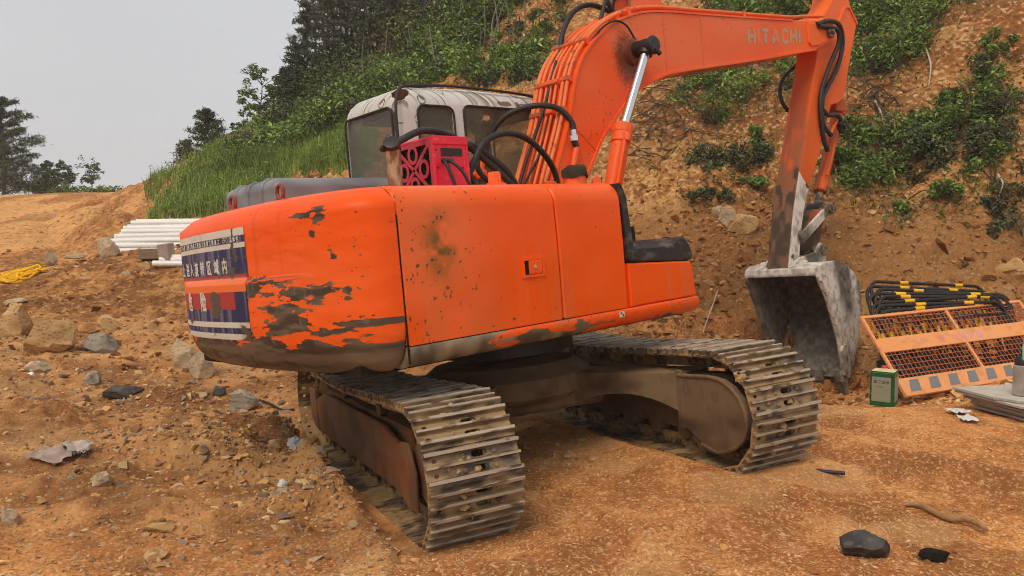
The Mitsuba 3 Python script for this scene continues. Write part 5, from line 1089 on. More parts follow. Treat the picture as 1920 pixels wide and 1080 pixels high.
# ---- scraps
def m_paper(p, n, uv): return mix((0.30, 0.23, 0.19), (0.44, 0.35, 0.29), fbm(p.x*12, p.y*12, p.z*12, 2))
pr('paper', proc(m_paper), .9, .1); pr('plastic_white', (0.62, 0.62, 0.60), .35, .5); pr('pvc_white', (0.78, 0.78, 0.76), .4, .5); pr('yellow_cloth', (0.80, 0.46, 0.02), .8, .2)
def sheet(px, py, wpx, hpx, seed, bsdf, amp=.03, lift=.015, n=22, rag=.25):
    c = gh(px, py); d = depth_of(c); w = wpx*d/1507/2; r0 = gh(px, py-hpx/2); r1 = gh(px, py+hpx/2); L = min(np.linalg.norm((r0-r1)[:2])/2, w*1.1)
    rg = np.random.default_rng(seed); a, b = np.meshgrid(np.linspace(-1, 1, n), np.linspace(-1, 1, n), indexing='ij')
    ed = 1-rag*(meshkit.fbm(np.stack([a*2, b*2, a*0+seed], -1), 3, seed)-.2)*np.maximum(abs(a), abs(b))**3
    x, y = c[0]+a*w*ed, c[1]+b*L*ed
    z = height(x, y)+lift+amp*meshkit.fbm(np.stack([a*2.2, b*1.6, a*0+seed], -1), 3, seed+1)
    i = np.arange(n*n).reshape(n, n); F = np.vstack([np.c_[i[:-1, :-1].ravel(), i[1:, :-1].ravel(), i[1:, 1:].ravel()], np.c_[i[:-1, :-1].ravel(), i[1:, 1:].ravel(), i[:-1, 1:].ravel()]])
    return trimesh.Trimesh(np.c_[x.ravel(), y.ravel(), z.ravel()], F, process=False)
def crumple(px, py, wpx, hpx, seed):
    p = gh(px, py); d = depth_of(p); m = trimesh.creation.icosphere(3, 1.0)
    v = m.vertices*(1+.9*(meshkit.fbm(m.vertices*2.4+seed, 3, seed)-.5)[:, None]+.5*(abs(meshkit.noise(m.vertices*5+seed, seed)-.5))[:, None])
    m.vertices = v*[wpx*d/3014, wpx*d/3600, hpx*d/2600]; m.apply_translation(p+[0, 0, hpx*d/5000]); return m
add('paper_scrap', sheet(96, 858, 74, 24, 3, 'paper', .05, rag=.45), 'paper', 30, label='torn brown-grey sheet of packaging lying on the rubble', cat='scrap')
add('paper_scrap', sheet(150, 850, 46, 22, 23, 'paper', .07, .03, rag=.5), 'paper_pale', 30, label='pale folded scrap overlapping the torn packaging sheet', cat='scrap')
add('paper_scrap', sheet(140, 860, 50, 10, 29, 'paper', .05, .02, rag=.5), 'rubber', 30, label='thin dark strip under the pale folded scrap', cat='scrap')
add('plastic_bag', crumple(552, 852, 58, 32, 7), 'plastic_white', 25, label='crumpled white plastic bag beside the near track', cat='plastic bag')
add('plastic_bag', crumple(530, 916, 16, 20, 9), 'plastic_white', 25, label='small crumpled white wrapper below the white plastic bag', cat='wrapper')
add('paper_scrap', sheet(1796, 776, 38, 12, 13, 'paper', .05), 'plastic_white', 30, label='pale paper scrap at the foot of the tile stack', cat='scrap')
add('paper_scrap', sheet(1812, 788, 34, 10, 17, 'paper', .04), 'plastic_white', 30, label='folded white paper nearest the tile stack', cat='scrap')
p = gh(402, 697); add('bottle_cap', cyl(p+[0, 0, .0], p+[0, -.03, .05], .032, 20, .006), 'pink', 40, label='pink round bottle cap beside the beige cracked boulder', cat='bottle cap')
p = gh(60, 706); add('bottle_cap', cyl(p+[0, 0, .0], p+[0, -.03, .04], .032, 20, .006), 'pvc_white', 40, label='white round cap below the big yellow boulder', cat='bottle cap')
c0 = gh(30, 524); ms = []; rg = np.random.default_rng(4)
for k in range(13):
    t_ = np.linspace(0, 1, 9); q = np.c_[c0[0]-.75+1.15*t_+rg.normal(0, .06, 9), c0[1]+rg.normal(0, .16)+.13*np.sin(t_*rg.uniform(4, 9)+k)]
    ms.append(tube(np.c_[q, height(q[:, 0], q[:, 1])+.05+rg.uniform(0, .07)+.03*np.sin(t_*7+k)], .022, 7))
add('yellow_rope', ms, 'yellow_cloth', 40, label='heap of yellow rope on the dirt track', cat='rope')
# pen-like tube, sticks, rod
p = np.array(gh(1558, 889)); add('dark_tube', [tube([p+[-.085, .03, .015], p+[.085, -.03, .015]], .013, 12, False), tube([p+[-.09, .032, .015], p+[-.055, .019, .015]], .0145, 12, False)], 'marker_blue', 40, label='short dark blue tube lying in front of the far track', cat='tube')
P = np.array([gh(*q)+[0, 0, .012] for q in ((1692, 950), (1722, 955), (1748, 966), (1778, 978), (1808, 982), (1836, 990), (1850, 998))]); P[:, 2] += [.0, .02, .015, .01, .02, .01, .0]
add('dry_root', [tube(P, [.008, .02, .018, .020, .022, .016, .012], 9, True, 36), tube([P[3], P[3]+[.06, .07, .02], P[3]+[.14, .09, .01]], .007, 6)], 'wood_brown', 50, label='long crooked dry root on the bare dirt', cat='root')
a_, b_ = gh(1312, 632), None; a_ = a_+[0, 0, -.05]; q = at(1346, 545, depth_of(a_)+.35)
add('thin_rod', cyl(a_, q, .008, 8), 'pale_wood', 50, label='thin pale rod stuck in the dirt beyond the toolbox', cat='rod')
p = gh(525, 768); P = [gh(*k)+[0, 0, .015] for k in ((486, 752), (505, 764), (530, 771), (552, 770))]; P[1][2] += .03
add('cable_offcut', tube(P, .013, 8), 'rubber', 50, label='black cable offcut by the near track', cat='cable')

# ---- white pipes stacked by the track
base = gh(213, 474); d0 = depth_of(base); rg = np.random.default_rng(6); rowpx = [(213, 470), (208, 461), (209, 452), (214, 443), (231, 434), (230, 428), (244, 418)]
ROW = ['one', 'two', 'three', 'four', 'five', 'six', 'seven']
for i, (px, py) in enumerate(rowpx):
    for j in range(2 if i else 1):
        d = d0+.10*i+.11*j; q = at(px+j*9+rg.uniform(-3, 3), py-j*2.5, d); dirv = np.array([1, (.10+rg.normal(0, .03)), .004+rg.normal(0, .006)]); e = q+dirv*4.0
        kk = thing('white_pipe', f'white plastic pipe behind the counterweight, row {ROW[i]} from the bottom'+('' if j == 0 else ', rear one'), 'pipe', 'white pipes stacked on the dirt')
        u = (e-q)/np.linalg.norm(e-q)
        add(f'{kk}__tube', tube([q, q+(e-q)*.5+[0, 0, .015], e], .055, 18, True, 8, caps=False), 'pvc_white', 60)
        add(f'{kk}__bore_shade_disc', cyl(q+u*.03, q+u*.035, .05, 18), 'dark_void', 60)  # near-black disc stands in for the shaded inside of the pipe
for px, py, wl in ((287, 500, 'nearest'), (300, 493, 'middle'), (318, 488, 'rearmost')):
    q = gh(px, py)+[0, 0, .06]; e = q+np.array([2.6, .10, -.02])
    kk = thing('white_pipe', f'white plastic pipe lying low before the timber block, {wl} of the three', 'pipe', 'white pipes in front of the wooden block')
    add(f'{kk}__tube', tube([q, e], .055, 18, False, caps=False), 'pvc_white', 60); add(f'{kk}__bore_shade_disc', cyl(q+[.03, 0, 0], q+[.035, 0, 0], .05, 18), 'dark_void', 60)  # end disc coloured near-black as the shaded hollow
q = gh(275, 492)
blk = box((-.19, -.14, 0), (.19, .14, .20), .012); blk.apply_transform(rotm([0, 0, 1], .25)); blk.apply_translation(q+[0.0, .16, .06]); add('wood_block', blk, 'wood_old', 30, label='weathered brown timber block against the white pipes', cat='timber')
blk = box((-.13, -.10, 0), (.13, .10, .34), .012); blk.apply_transform(rotm([0, 1, 0], -.12)@rotm([0, 0, 1], -.35)); blk.apply_translation(q+[.36, .1, .02]); add('wood_block', blk, 'paper', 30, label='pale cardboard-coloured block next to the timber block', cat='block')

# ---- green oil can
FC = atz(1676, 754, -.175); FC[2] = hz(FC)-.004; s_, H = .24, .365; th = math.radians(35)
M = np.eye(4); M[:3, 0] = (-math.cos(th), math.sin(th), 0); M[:3, 1] = (math.sin(th), math.cos(th), 0); M[:3, 3] = FC
M[:3, 2] = (0, 0, 1)
Mc = np.eye(4); Mc[:3, 0] = M[:3, 1]; Mc[:3, 1] = M[:3, 0]; Mc[:3, 2] = (0, 0, 1); Mc[:3, 3] = FC     # x along the right face, y along the left face
can = thing('oil_can', 'green square oil can with grey labels, cream top and a red cap', 'oil can')
body = tm(rbox((0, 0, 0), (s_, s_, H), .016, 20)); add(can+'__body', body, 'can_green', 35, Mc)
add(can+'__lid', [box((.008, .008, H-.008), (s_-.008, s_-.008, H+.004), .003)], 'can_cream', 30, Mc)
for zz, rr in ((H, .005), (.006, .006)):
    q4 = tube([(.006, .006, zz), (s_-.006, .006, zz), (s_-.006, s_-.006, zz), (.006, s_-.006, zz), (.006, .006, zz)], rr, 8, False); add(can+'__rim', q4, 'can_green', 40, Mc)
add(can+'__cap', [lathe([(.05, 0), (.05, .006), (.03, .01), (.03, .022), (.026, .026)], (s_*.5, s_*.5, H+.004), (0, 0, 1), 28)], 'can_cream', 40, Mc)
add(can+'__cap', [lathe([(.026, 0), (.03, .004), (.03, .026), (.024, .03), (.0, .031)], (s_*.5, s_*.5, H+.024), (0, 0, 1), 28), box((s_*.5-.034, s_*.5-.012, H+.03), (s_*.5+.034, s_*.5+.012, H+.046), .004)], 'cap_red', 40, Mc, label='red screw cap')
add(can+'__paper_label', box((-.0022, .034, .05), (.0, s_-.02, H-.055)), 'can_label', False, Mc)
add(can+'__paper_label', box((.03, -.0022, .05), (s_-.022, .0, H-.06)), 'can_label', False, Mc)
def can_txt(y0, z0): return lambda u, v: (-.0026, y0-u, z0+v)
add(can+'__lettering', glyph_mesh('重工油液', .034, .040, can_txt(s_-.035, .245)), 'can_ink', False, Mc)
add(can+'__lettering', glyph_mesh('工程施工', .016, .024, can_txt(s_-.05, .20)), 'can_ink', False, Mc)
for k_, ch_ in enumerate('油液'): add(can+'__lettering', glyph_mesh(ch_, .016, .024, lambda u, v, k_=k_: (.07+.024*k_+u, -.0034, .07+v)), 'can_ink', False, Mc)

# ---- stack of thin stone tiles with a bottle standing on it
t0, t1, t2 = atz(1786, 725, .07), atz(1882, 748, .07), atz(1920, 712, .07)
e1 = (t1-t0)/np.linalg.norm(t1-t0); e2 = np.array([-e1[1], e1[0], 0.]); e1[2] = 0; e1 /= np.linalg.norm(e1)
rg = np.random.default_rng(8); zt = .072; gz = hz(t0+e1*.4+e2*.4)
offs = [(0, 0), (.012, .012), (.05, .085), (.04, .10), (.10, .125), (.085, .15), (.13, .135)]
nT = len(offs); th_ = (zt-gz-.01)/nT
for i, (a, b) in enumerate(offs):
    Mx = np.eye(4); an = rg.normal(0, .02); c_, s2 = math.cos(an), math.sin(an)
    Mx[:3, 0] = e1*c_+e2*s2; Mx[:3, 1] = -e1*s2+e2*c_; Mx[:3, 3] = t0+e1*a+e2*b; Mx[2, 3] = zt-th_*(i+1)+.001
    sl = box((0, 0, 0), (.80, 1.0, th_*.80), .003)
    if i in (0, 2):   # broken near corner
        pl = m3.CrossSection([[(0, 0), (.52, 0), (.545, .03), (.60, .035), (.62, .07), (.70, .08), (.74, .13), (.80, .15), (.80, 1.0), (0, 1.0)]]).extrude(th_*.80); sl = tm(pl)
    add('stone_tile', sl, 'tile_grey', 30, Mx, cat='tile', label=['broken pale grey tile on top of the tile stack', 'second grey tile from the top of the stack', 'third grey tile from the top of the stack, its corner broken', 'fourth grey tile from the top of the stack', 'third grey tile from the bottom of the stack', 'second grey tile from the bottom of the stack', 'lowest grey tile of the stack on the dirt'][i])
q = atz(1914, 742, .07)+np.array([.03, .02, .002])
bt = thing('spray_bottle', 'cloudy grey plastic bottle with a green hooked handle standing on the tiles', 'bottle')
add(bt+'__body', lathe([(.080, 0), (.086, .008), (.086, .27), (.08, .285), (.074, .29)], q, (0, 0, 1), 32), 'bottle_grey', 40)
add(bt+'__shoulder', lathe([(.078, .285), (.079, .33), (.06, .365), (.03, .375), (.028, .42), (.0, .422)], q, (0, 0, 1), 32), 'black_plastic', 40)
add(bt+'__hook', [tube([q+[-.035, -.05, .33], q+[-.040, -.05, .46], q+[-.020, -.05, .495], q+[.005, -.05, .47], q+[.01, -.045, .38]], .013, 10), tube([q+[.045, 0, .38], q+[.05, 0, .45], q+[.02, 0, .47]], .015, 10)], 'hook_green', 50)

# ---- orange mesh panel leaning on black barriers
BL = np.array([4.2885, 8.632, -.185]); bu = np.array([.919, .392, .037]); bu /= np.linalg.norm(bu)
TLp = np.array([4.007, 9.217, .630]); uu = TLp-BL; PH = np.linalg.norm(uu); uu = uu-bu*(uu@bu); uu /= np.linalg.norm(uu); nn_ = np.cross(bu, uu)
MP = np.eye(4); MP[:3, 0] = bu; MP[:3, 1] = uu; MP[:3, 2] = nn_; MP[:3, 3] = BL      # x along, y up the panel, z towards the viewer
PW = 2.72; pn = thing('mesh_barrier_panel', 'orange wire mesh guard panel with grey hazard squares leaning on the black barriers', 'barrier panel')
o_ = 'panel_orange'
add(pn+'__top_rail', box((0, PH-.035, -.016), (PW, PH, .016), .004), o_, 30, MP)
for i, xx in enumerate((0, 1.345, PW-.035)):
    add(pn+'__post', box((xx, .20, -.017), (xx+.036, PH-.036, .017), .004), o_, 30, MP)
add(pn+'__name_board', box((.037, PH*.525, -.004), (PW-.037, PH*.70, .019), .003), o_, 30, MP)
add(pn+'__kick_board', box((-.01, 0, -.02), (PW, PH*.205, .02), .003), o_, 30, MP)
for k in range(9):
    xx = .115+k*.305
    if xx+.17 > PW: break
    P = [(xx-.03, .045), (xx+.13, .045), (xx+.165, PH*.205-.03), (xx+.03, PH*.205-.03)]
    m = trimesh.creation.extrude_polygon(Polygon(P), .0016, engine='earcut'); m.apply_translation([0, 0, .0205]); add(pn+'__hazard_square', m, 'hazard_grey', False, MP)
ms = []
for xx in np.arange(.075, PW-.03, .064): ms.append(box((xx-.0026, .20, -.0026), (xx+.0026, PH-.03, .0026)))
for yy in np.r_[np.arange(PH*.205+.04, PH*.525, .064), np.arange(PH*.70+.05, PH-.05, .064)]: ms.append(box((.03, yy-.0026, .0036), (PW-.03, yy+.0026, .0104)))
add(pn+'__wire_mesh', ms, 'wire_red', False, MP, kind='stuff')
def pn_txt(x0, y0): return lambda u, v: (x0+u, y0+v, .0205)
add(pn+'__lettering', glyph_mesh('中国交建', .088, .135, pn_txt(1.18, PH*.575)), 'lilac', False, MP, label='faded lilac lettering')
lg = cat_([tube([(1.0+.055*math.cos(a), PH*.612+.04*math.sin(a), .0205) for a in np.linspace(s0, s0+2.4, 9)], .006, 6, False) for s0 in (.3, 3.4)]+[tube([(.95, PH*.612, .0205), (.985, PH*.625, .0205), (1.015, PH*.60, .0205), (1.05, PH*.612, .0205)], .007, 6, False)])
add(pn+'__emblem', lg, 'lilac', False, MP, label='faded lilac emblem')
BRS = [((1642, 583), (1830, 570), 9.45), ((1634, 573), (1862, 566), 9.52), ((1626, 568), (1850, 555), 9.58), ((1640, 556), (1872, 557), 9.64), ((1622, 551), (1890, 552), 9.70), ((1634, 542), (1880, 553), 9.76), ((1616, 537), (1806, 545), 9.83), ((1622, 528), (1770, 534), 9.90)]
lab_b = ['lowest and nearest black barrier of the leaning pile', 'black barrier second lowest in the leaning pile', 'black barrier third lowest in the leaning pile', 'black barrier fourth lowest in the leaning pile', 'black barrier fourth highest in the leaning pile', 'black barrier third highest in the leaning pile', 'black barrier second highest in the leaning pile', 'highest and rearmost black barrier of the leaning pile']
for i, (pa, pb, d) in enumerate(BRS):
    A = at(pa[0]+20, pa[1], d); B = at(pb[0], pb[1], d+.55); bx_ = (B-A)/np.linalg.norm(B-A)
    foot_ = A+bx_*.6; foot_ = foot_+nn_*(-.05-.045*i-(foot_-TLp)@nn_)*.6; base_ = BL+bu*1.0+nn_*(-.18-.055*i); up = (A-nn_*0)-base_; up -= bx_*(up@bx_); up /= np.linalg.norm(up); Mx = np.eye(4); Mx[:3, 0] = bx_; Mx[:3, 1] = up; Mx[:3, 2] = np.cross(bx_, up); Mx[:3, 3] = A-bx_*.13
    Wd, Hh, r_ = 1.98+.025*i, .98, .16
    bn = thing('crowd_barrier', lab_b[i]+', with yellow bands', 'barrier', 'black barriers leaning behind the mesh panel')
    path = [(0, -Hh, 0), (0, -r_, 0)]+[(r_-r_*math.cos(t_), -r_+r_*math.sin(t_), 0) for t_ in np.linspace(0, math.pi/2, 7)[1:]]+[(Wd-r_+r_*math.sin(t_), -r_+r_*math.cos(t_), 0) for t_ in np.linspace(0, math.pi/2, 7)]+[(Wd, -Hh, 0)]
    add(bn+'__frame', [tube(path, .021, 12, False), tube([(0, -Hh+.12, 0), (Wd, -Hh+.12, 0)], .016, 10, False), tube([(0, -.16, 0), (Wd, -.16, 0)], .014, 10, False)], 'rubber', 50, Mx)
    rb_ = np.random.default_rng(50+i)
    for xx in (.34+rb_.uniform(0, .3), Wd-.75+rb_.uniform(0, .4)): add(bn+'__band', cyl((xx, 0, 0), (xx+.15, 0, 0), .0235, 14), 'yellow_tape', 50, Mx)
    add(bn+'__band', cyl((0, -.35, 0), (0, -.50, 0), .0235, 14), 'yellow_tape', 50, Mx)
    for j, xx in enumerate(np.linspace(.13, Wd-.13, 9)):
        bk_ = add(bn+'__bar', tube([(xx, -Hh+.12, 0), (xx, -.16, 0)], .011, 8, False), 'rubber', 50, Mx)
        add(bn+'__bar_sleeve', cyl((xx, -.34-.03*(j % 2), 0), (xx, -.50-.03*(j % 2), 0), .019, 10), 'yellow_tape', 50, Mx)
    for xx in (0, Wd): add(bn+'__foot', box((xx-.03, -Hh-.02, -.10), (xx+.03, -Hh+.06, .14), .01), 'rubber', 30, Mx)

# ---- red welding machine standing on the deck
wx0, wx1, wy0, wy1, wz0, wz1 = -.24, .24, -.165, .165, 2.086, 2.515
WLD = thing('welding_machine', 'red welding machine with a cut-out side grille standing on the excavator deck', 'welding machine')
Mw = MU@trans(-.765, -.26, 0)@rotm([0, 0, 1], -math.pi/2)
def wp(n_, m, b_, s=30, **k): return add(f'{WLD}__{n_}', m, b_, s, Mw, **k)
wp('core', box((wx0+.012, wy0+.03, wz0+.004), (wx1-.02, wy1-.01, wz1-.012)), 'dark_void', False)
wp('top_cover', box((wx0, wy0, wz1-.014), (wx1-.005, wy1, wz1+.002), .003), 'red_enamel')
wp('rear_panel', box((wx0, wy0, wz0), (wx0+.016, wy1, wz1-.014), .003), 'red_enamel')
# side grille: frame, crossing bars and four rings
g = []
sq = lambda a, b, w: Polygon([(a[0]-w*(b[1]-a[1])/math.dist(a, b), a[1]+w*(b[0]-a[0])/math.dist(a, b)), (a[0]+w*(b[1]-a[1])/math.dist(a, b), a[1]-w*(b[0]-a[0])/math.dist(a, b)), (b[0]+w*(b[1]-a[1])/math.dist(a, b), b[1]-w*(b[0]-a[0])/math.dist(a, b)), (b[0]-w*(b[1]-a[1])/math.dist(a, b), b[1]+w*(b[0]-a[0])/math.dist(a, b))])
from shapely.geometry import Point
from shapely.ops import unary_union
from shapely import affinity
x0, x1, z0, z1 = wx0, wx1-.01, wz0, wz1-.015; cxm, czm = (x0+x1)/2-.005, (z0+z1)/2
fr_ = Polygon([(x0, z0), (x1, z0), (x1, z1), (x0, z1)]).difference(Polygon([(x0+.03, z0+.03), (x1-.035, z0+.03), (x1-.035, z1-.035), (x0+.03, z1-.035)]))
sh = [fr_, sq((x0+.01, z0+.01), (x1-.01, z1-.01), .014), sq((x0+.01, z1-.01), (x1-.01, z0+.01), .014)]
for dx, dz in ((0, .118), (0, -.118), (.125, 0), (-.125, 0)):
    e_ = affinity.scale(Point(cxm+dx, czm+dz).buffer(1, 24), .062, .072); i_ = affinity.scale(Point(cxm+dx, czm+dz).buffer(1, 24), .036, .046); sh.append(e_.difference(i_))
sh = unary_union(sh).difference(affinity.rotate(Point(cxm, czm).buffer(.017, 1), 0))
gm_ = cat_([trimesh.creation.extrude_polygon(q_, .004, engine='earcut') for q_ in getattr(sh, 'geoms', [sh])]); gm_.vertices[:] = np.c_[gm_.vertices[:, 0], wy0+.004-gm_.vertices[:, 2], gm_.vertices[:, 1]]
wp('side_grille', gm_, 'grille_red', False, label='dusty red side grille of crossed bars and rings')
wp('front_panel', box((wx1-.018, wy0, wz0), (wx1, wy1, wz1-.012), .003), 'red_enamel')
wp('front_frame', [box((wx1-.004, wy0, wz1-.06), (wx1+.012, wy1, wz1+.004), .004), box((wx1-.004, wy0-.001, wz0), (wx1+.008, wy0+.018, wz1-.06), .003), box((wx1-.004, wy1-.018, wz0), (wx1+.008, wy1+.001, wz1-.06), .003)], 'red_enamel')
wp('display', box((wx1, wy0+.075, wz1-.145), (wx1+.004, wy1-.055, wz1-.085), .001), 'rubber')
for yy in (.085, .125, .165): wp('knob', lathe([(.017, 0), (.017, .012), (.012, .02), (.0, .021)], (wx1, wy0+yy, wz1-.175), (1, 0, 0), 18), 'black_plastic', 40)
for yy, zz in ((.03, -.10), (.03, -.23), (.03, -.37), (.265, -.23)): wp('screw', cyl((wx1+.006, wy0+yy, wz1+zz), (wx1+.012, wy0+yy, wz1+zz), .007, 10), 'grease', 40)
for yy, P in ((.085, [(0, 0, 0), (.05, -.01, -.02), (.09, .0, -.12), (.12, .03, -.26), (.18, .07, -.36)]), (.125, [(0, 0, 0), (.06, 0, -.01), (.13, .04, -.10), (.16, .08, -.24), (.17, .10, -.37)])):
    wp('cable', tube([(wx1+a, wy0+yy+b, wz1-.185+c) for a, b, c in P], .0125, 8, True, 30), 'rubber', 60)

# ================================================================ VEGETATION
vc('leaf', .75, .22); vc('bark', .9, .1)
DK = np.array([(.036, .050, .024), (.050, .070, .032), (.060, .078, .040), (.034, .044, .022)])*2.1
MD = np.array([(.060, .105, .022), (.085, .135, .030), (.045, .080, .020), (.110, .160, .038), (.070, .100, .032)])*2.1
LT = np.array([(.120, .185, .040), (.150, .215, .050), (.095, .150, .030), (.075, .120, .026), (.180, .220, .070)])*1.75
DRY = np.array([(.16, .13, .06), (.12, .095, .045), (.20, .165, .08)])
def leaves(C, size, rng, cols, up=.45, asp=.42, cj=.25, droop=0.0):
    n = len(C); N = rng.normal(size=(n, 3)); N[:, 2] = abs(N[:, 2])+up; N /= np.linalg.norm(N, axis=1, keepdims=True)
    A = rng.normal(size=(n, 3)); A[:, 2] -= droop; A -= N*(A*N).sum(1, keepdims=True); A /= np.linalg.norm(A, axis=1, keepdims=True)
    B = np.cross(N, A); s = (np.broadcast_to(size, (n,))*rng.uniform(.6, 1.35, n))[:, None]
    V = np.stack([C-A*s*.5, C+B*s*asp*.5+N*s*.08-A*s*.05, C+A*s*.5-N*s*.06, C-B*s*asp*.5+N*s*.08-A*s*.05], 1)
    c = cols[rng.integers(len(cols), size=n)]*rng.uniform(1-cj, 1+cj, (n, 1)); i = np.arange(n)[:, None]*4
    return V.reshape(-1, 3), np.vstack([i+[0, 1, 2], i+[0, 2, 3]]), np.repeat(np.clip(c, 0, 1), 4, 0)
class LB:
    def __init__(s): s.V, s.F, s.C, s.n = [], [], [], 0
    def put(s, V, F, C): s.V.append(V); s.F.append(F+s.n); s.C.append(C); s.n += len(V)
    def tube(s, P, r, col, n=6, per=10):
        m = tube(P, r, n, True, per); s.put(m.vertices, m.faces, np.tile(col, (len(m.vertices), 1)))
    def add(s, key, bsdf, smooth=False, **k):
        return add(key, trimesh.Trimesh(np.vstack(s.V), np.vstack(s.F), process=False), bsdf, smooth, color=np.vstack(s.C), **k)
def clump_pts(c, r, n, rng, shell=.55):
    d = rng.normal(size=(n, 3)); d /= np.linalg.norm(d, axis=1, keepdims=True); return c+d*np.asarray(r)*(shell+(1-shell)*rng.random((n, 1)))**.8
BARK = np.array((.10, .085, .065))
def poly_pts(P, n, rng):
    pg = Polygon(P); x0, y0, x1, y1 = pg.bounds; out = []
    while len(out) < n:
        q = np.c_[rng.uniform(x0, x1, 4*n), rng.uniform(y0, y1, 4*n)]
        xj = np.array(P); inside = np.zeros(len(q), bool); j = len(xj)-1
        for i in range(len(xj)):
            a, b = xj[i], xj[j]; cross = ((a[1] > q[:, 1]) != (b[1] > q[:, 1])) & (q[:, 0] < (b[0]-a[0])*(q[:, 1]-a[1])/(b[1]-a[1]+1e-9)+a[0]); inside ^= cross; j = i
        out += list(q[inside])
    return np.array(out[:n])
def on_hill(P, n, rng):
    h = ground_hits(poly_pts(P, n, rng), fine=False); h[:, 2] = height(h[:, 0], h[:, 1]); return h[np.hypot(h[:, 0], h[:, 1]) < 62]
rng = np.random.default_rng(21)
# ---- undergrowth cover
ub = LB()
AREAS = [
 ([(430, 305), (500, 235), (560, 175), (640, 105), (760, 35), (900, -60), (1030, -80), (985, 20), (900, 100), (830, 165), (760, 205), (660, 255), (560, 300)], 460, .50, MD, 170),
 ([(560, 215), (610, 130), (700, 60), (800, 0), (900, -60), (960, -60), (860, 60), (760, 130), (660, 190)], 110, 1.1, DK*1.3, 420),
 ([(640, 150), (760, 60), (900, -40), (1000, -40), (960, 40), (860, 130), (740, 170)], 160, .55, LT, 150),
 ([(700, 200), (840, 120), (1010, 110), (1015, 165), (900, 190)], 60, .34, MD, 150),
 ([(880, 60), (1000, -40), (1110, -60), (1090, 40), (1000, 110), (930, 110)], 24, .40, MD, 120),
 ([(1590, -60), (1960, -90), (1930, 0), (1850, 35), (1780, 60), (1720, 130), (1640, 190), (1590, 150)], 200, .42, MD, 180),
 ([(1590, -60), (1960, -90), (1930, -20), (1700, 60), (1620, 120)], 90, .45, LT, 160),
 ([(1555, 350), (1640, 320), (1720, 260), (1790, 200), (1880, 170), (1900, 235), (1830, 262), (1740, 330), (1660, 375), (1590, 400)], 110, .27, MD, 130),
 ([(1700, 345), (1800, 290), (1880, 300), (1890, 345), (1800, 350), (1720, 370)], 36, .24, DK, 110),
 ([(1560, 300), (1610, 280), (1640, 320), (1580, 350)], 16, .26, MD, 120),
 ([(1210, 140), (1330, 110), (1460, 90), (1500, 130), (1400, 190), (1300, 225), (1220, 240)], 60, .28, MD, 110),
 ([(1290, 345), (1440, 318), (1440, 352), (1300, 372)], 26, .20, DK, 100),
 ([(1280, -60), (1560, -60), (1540, 60), (1300, 100)], 70, .45, MD, 120),
 ([(1190, -60), (1290, -60), (1260, 0), (1190, 20)], 20, .4, MD, 100),
 ([(1850, 380), (1925, 350), (1925, 460), (1840, 450)], 14, .18, DK, 70),
]
for P, n, r, cols, nl in AREAS:
    for c in on_hill(P, int(n*.62) if 15 < 0 or P[0][0] in (1555, 1700, 1210, 1290) else n, rng):
        d = np.hypot(c[0], c[1]); rr = r*rng.uniform(.6, 1.35); far = d > 19; nl = nl*(1 if r < .9 else 1)
        pal = cols if rng.random() < .72 else (LT, MD, DK, DRY*.9)[rng.integers(4)]
        q = clump_pts(c+[0, 0, rr*.45], (rr, rr, rr*rng.uniform(.7, 1.1)), int(nl*rng.uniform(.6, 1.3)), rng, .25)
        ub.put(*leaves(q, .15 if far else .095, rng, pal*rng.uniform(.5, 1.45), up=.6, droop=.25))
        for _ in range(3):
            tip = c+[rng.normal(0, rr*.5), rng.normal(0, rr*.5), rr*1.1]; ub.tube([c-[0, 0, .05], (c+tip)/2+rng.normal(0, .05, 3), tip], [.014, .01, .005], BARK, 5, 6)
for c in on_hill([(600, 180), (760, 40), (1000, -40), (1060, 40), (980, 120), (760, 210)], 48, rng):
    L = rng.uniform(.5, 1.7); t_ = c+[rng.normal(0, .25)*L, rng.normal(0, .2)*L, L]; ub.tube([c-[0, 0, .1], (c+t_)/2+rng.normal(0, .06, 3), t_], [.03, .02, .008], np.array((.20, .18, .14))*rng.uniform(.5, 1.2), 5, 6)
ub.add('undergrowth', 'leaf', kind='stuff', label='green undergrowth covering the slope above the cut')
# ---- dry brushwood and roots tangled on the bank
bw = LB()
for P, n, ln in (([(1190, 130), (1330, 110), (1440, 120), (1400, 230), (1260, 330), (1190, 340)], 260, .75), ([(1030, 20), (1110, -20), (1060, 140), (1010, 160)], 60, .6), ([(1600, 100), (1700, 160), (1660, 240), (1600, 230)], 90, .6), ([(1560, 250), (1800, 200), (1900, 330), (1650, 420)], 90, .45)):
    for c in on_hill(P, n, rng):
        a = rng.uniform(0, 6.28); L = ln*rng.uniform(.4, 1.4); e = c+[math.cos(a)*L, math.sin(a)*L*.5, rng.normal(-.05, .3)*L]; e[2] = max(e[2], hz(e)+.02)
        mid2 = (c+e)/2+rng.normal(0, .07, 3)+[0, 0, .05]; g = rng.uniform(.5, 1.5)
        bw.tube([c+[0, 0, .02], mid2, e], [.011, .009, .004], BARK*g*np.array([1.15, 1, .85]), 5, 6)
bw.add('brushwood', 'bark', kind='stuff', label='dry brushwood and roots tangled on the cut bank')
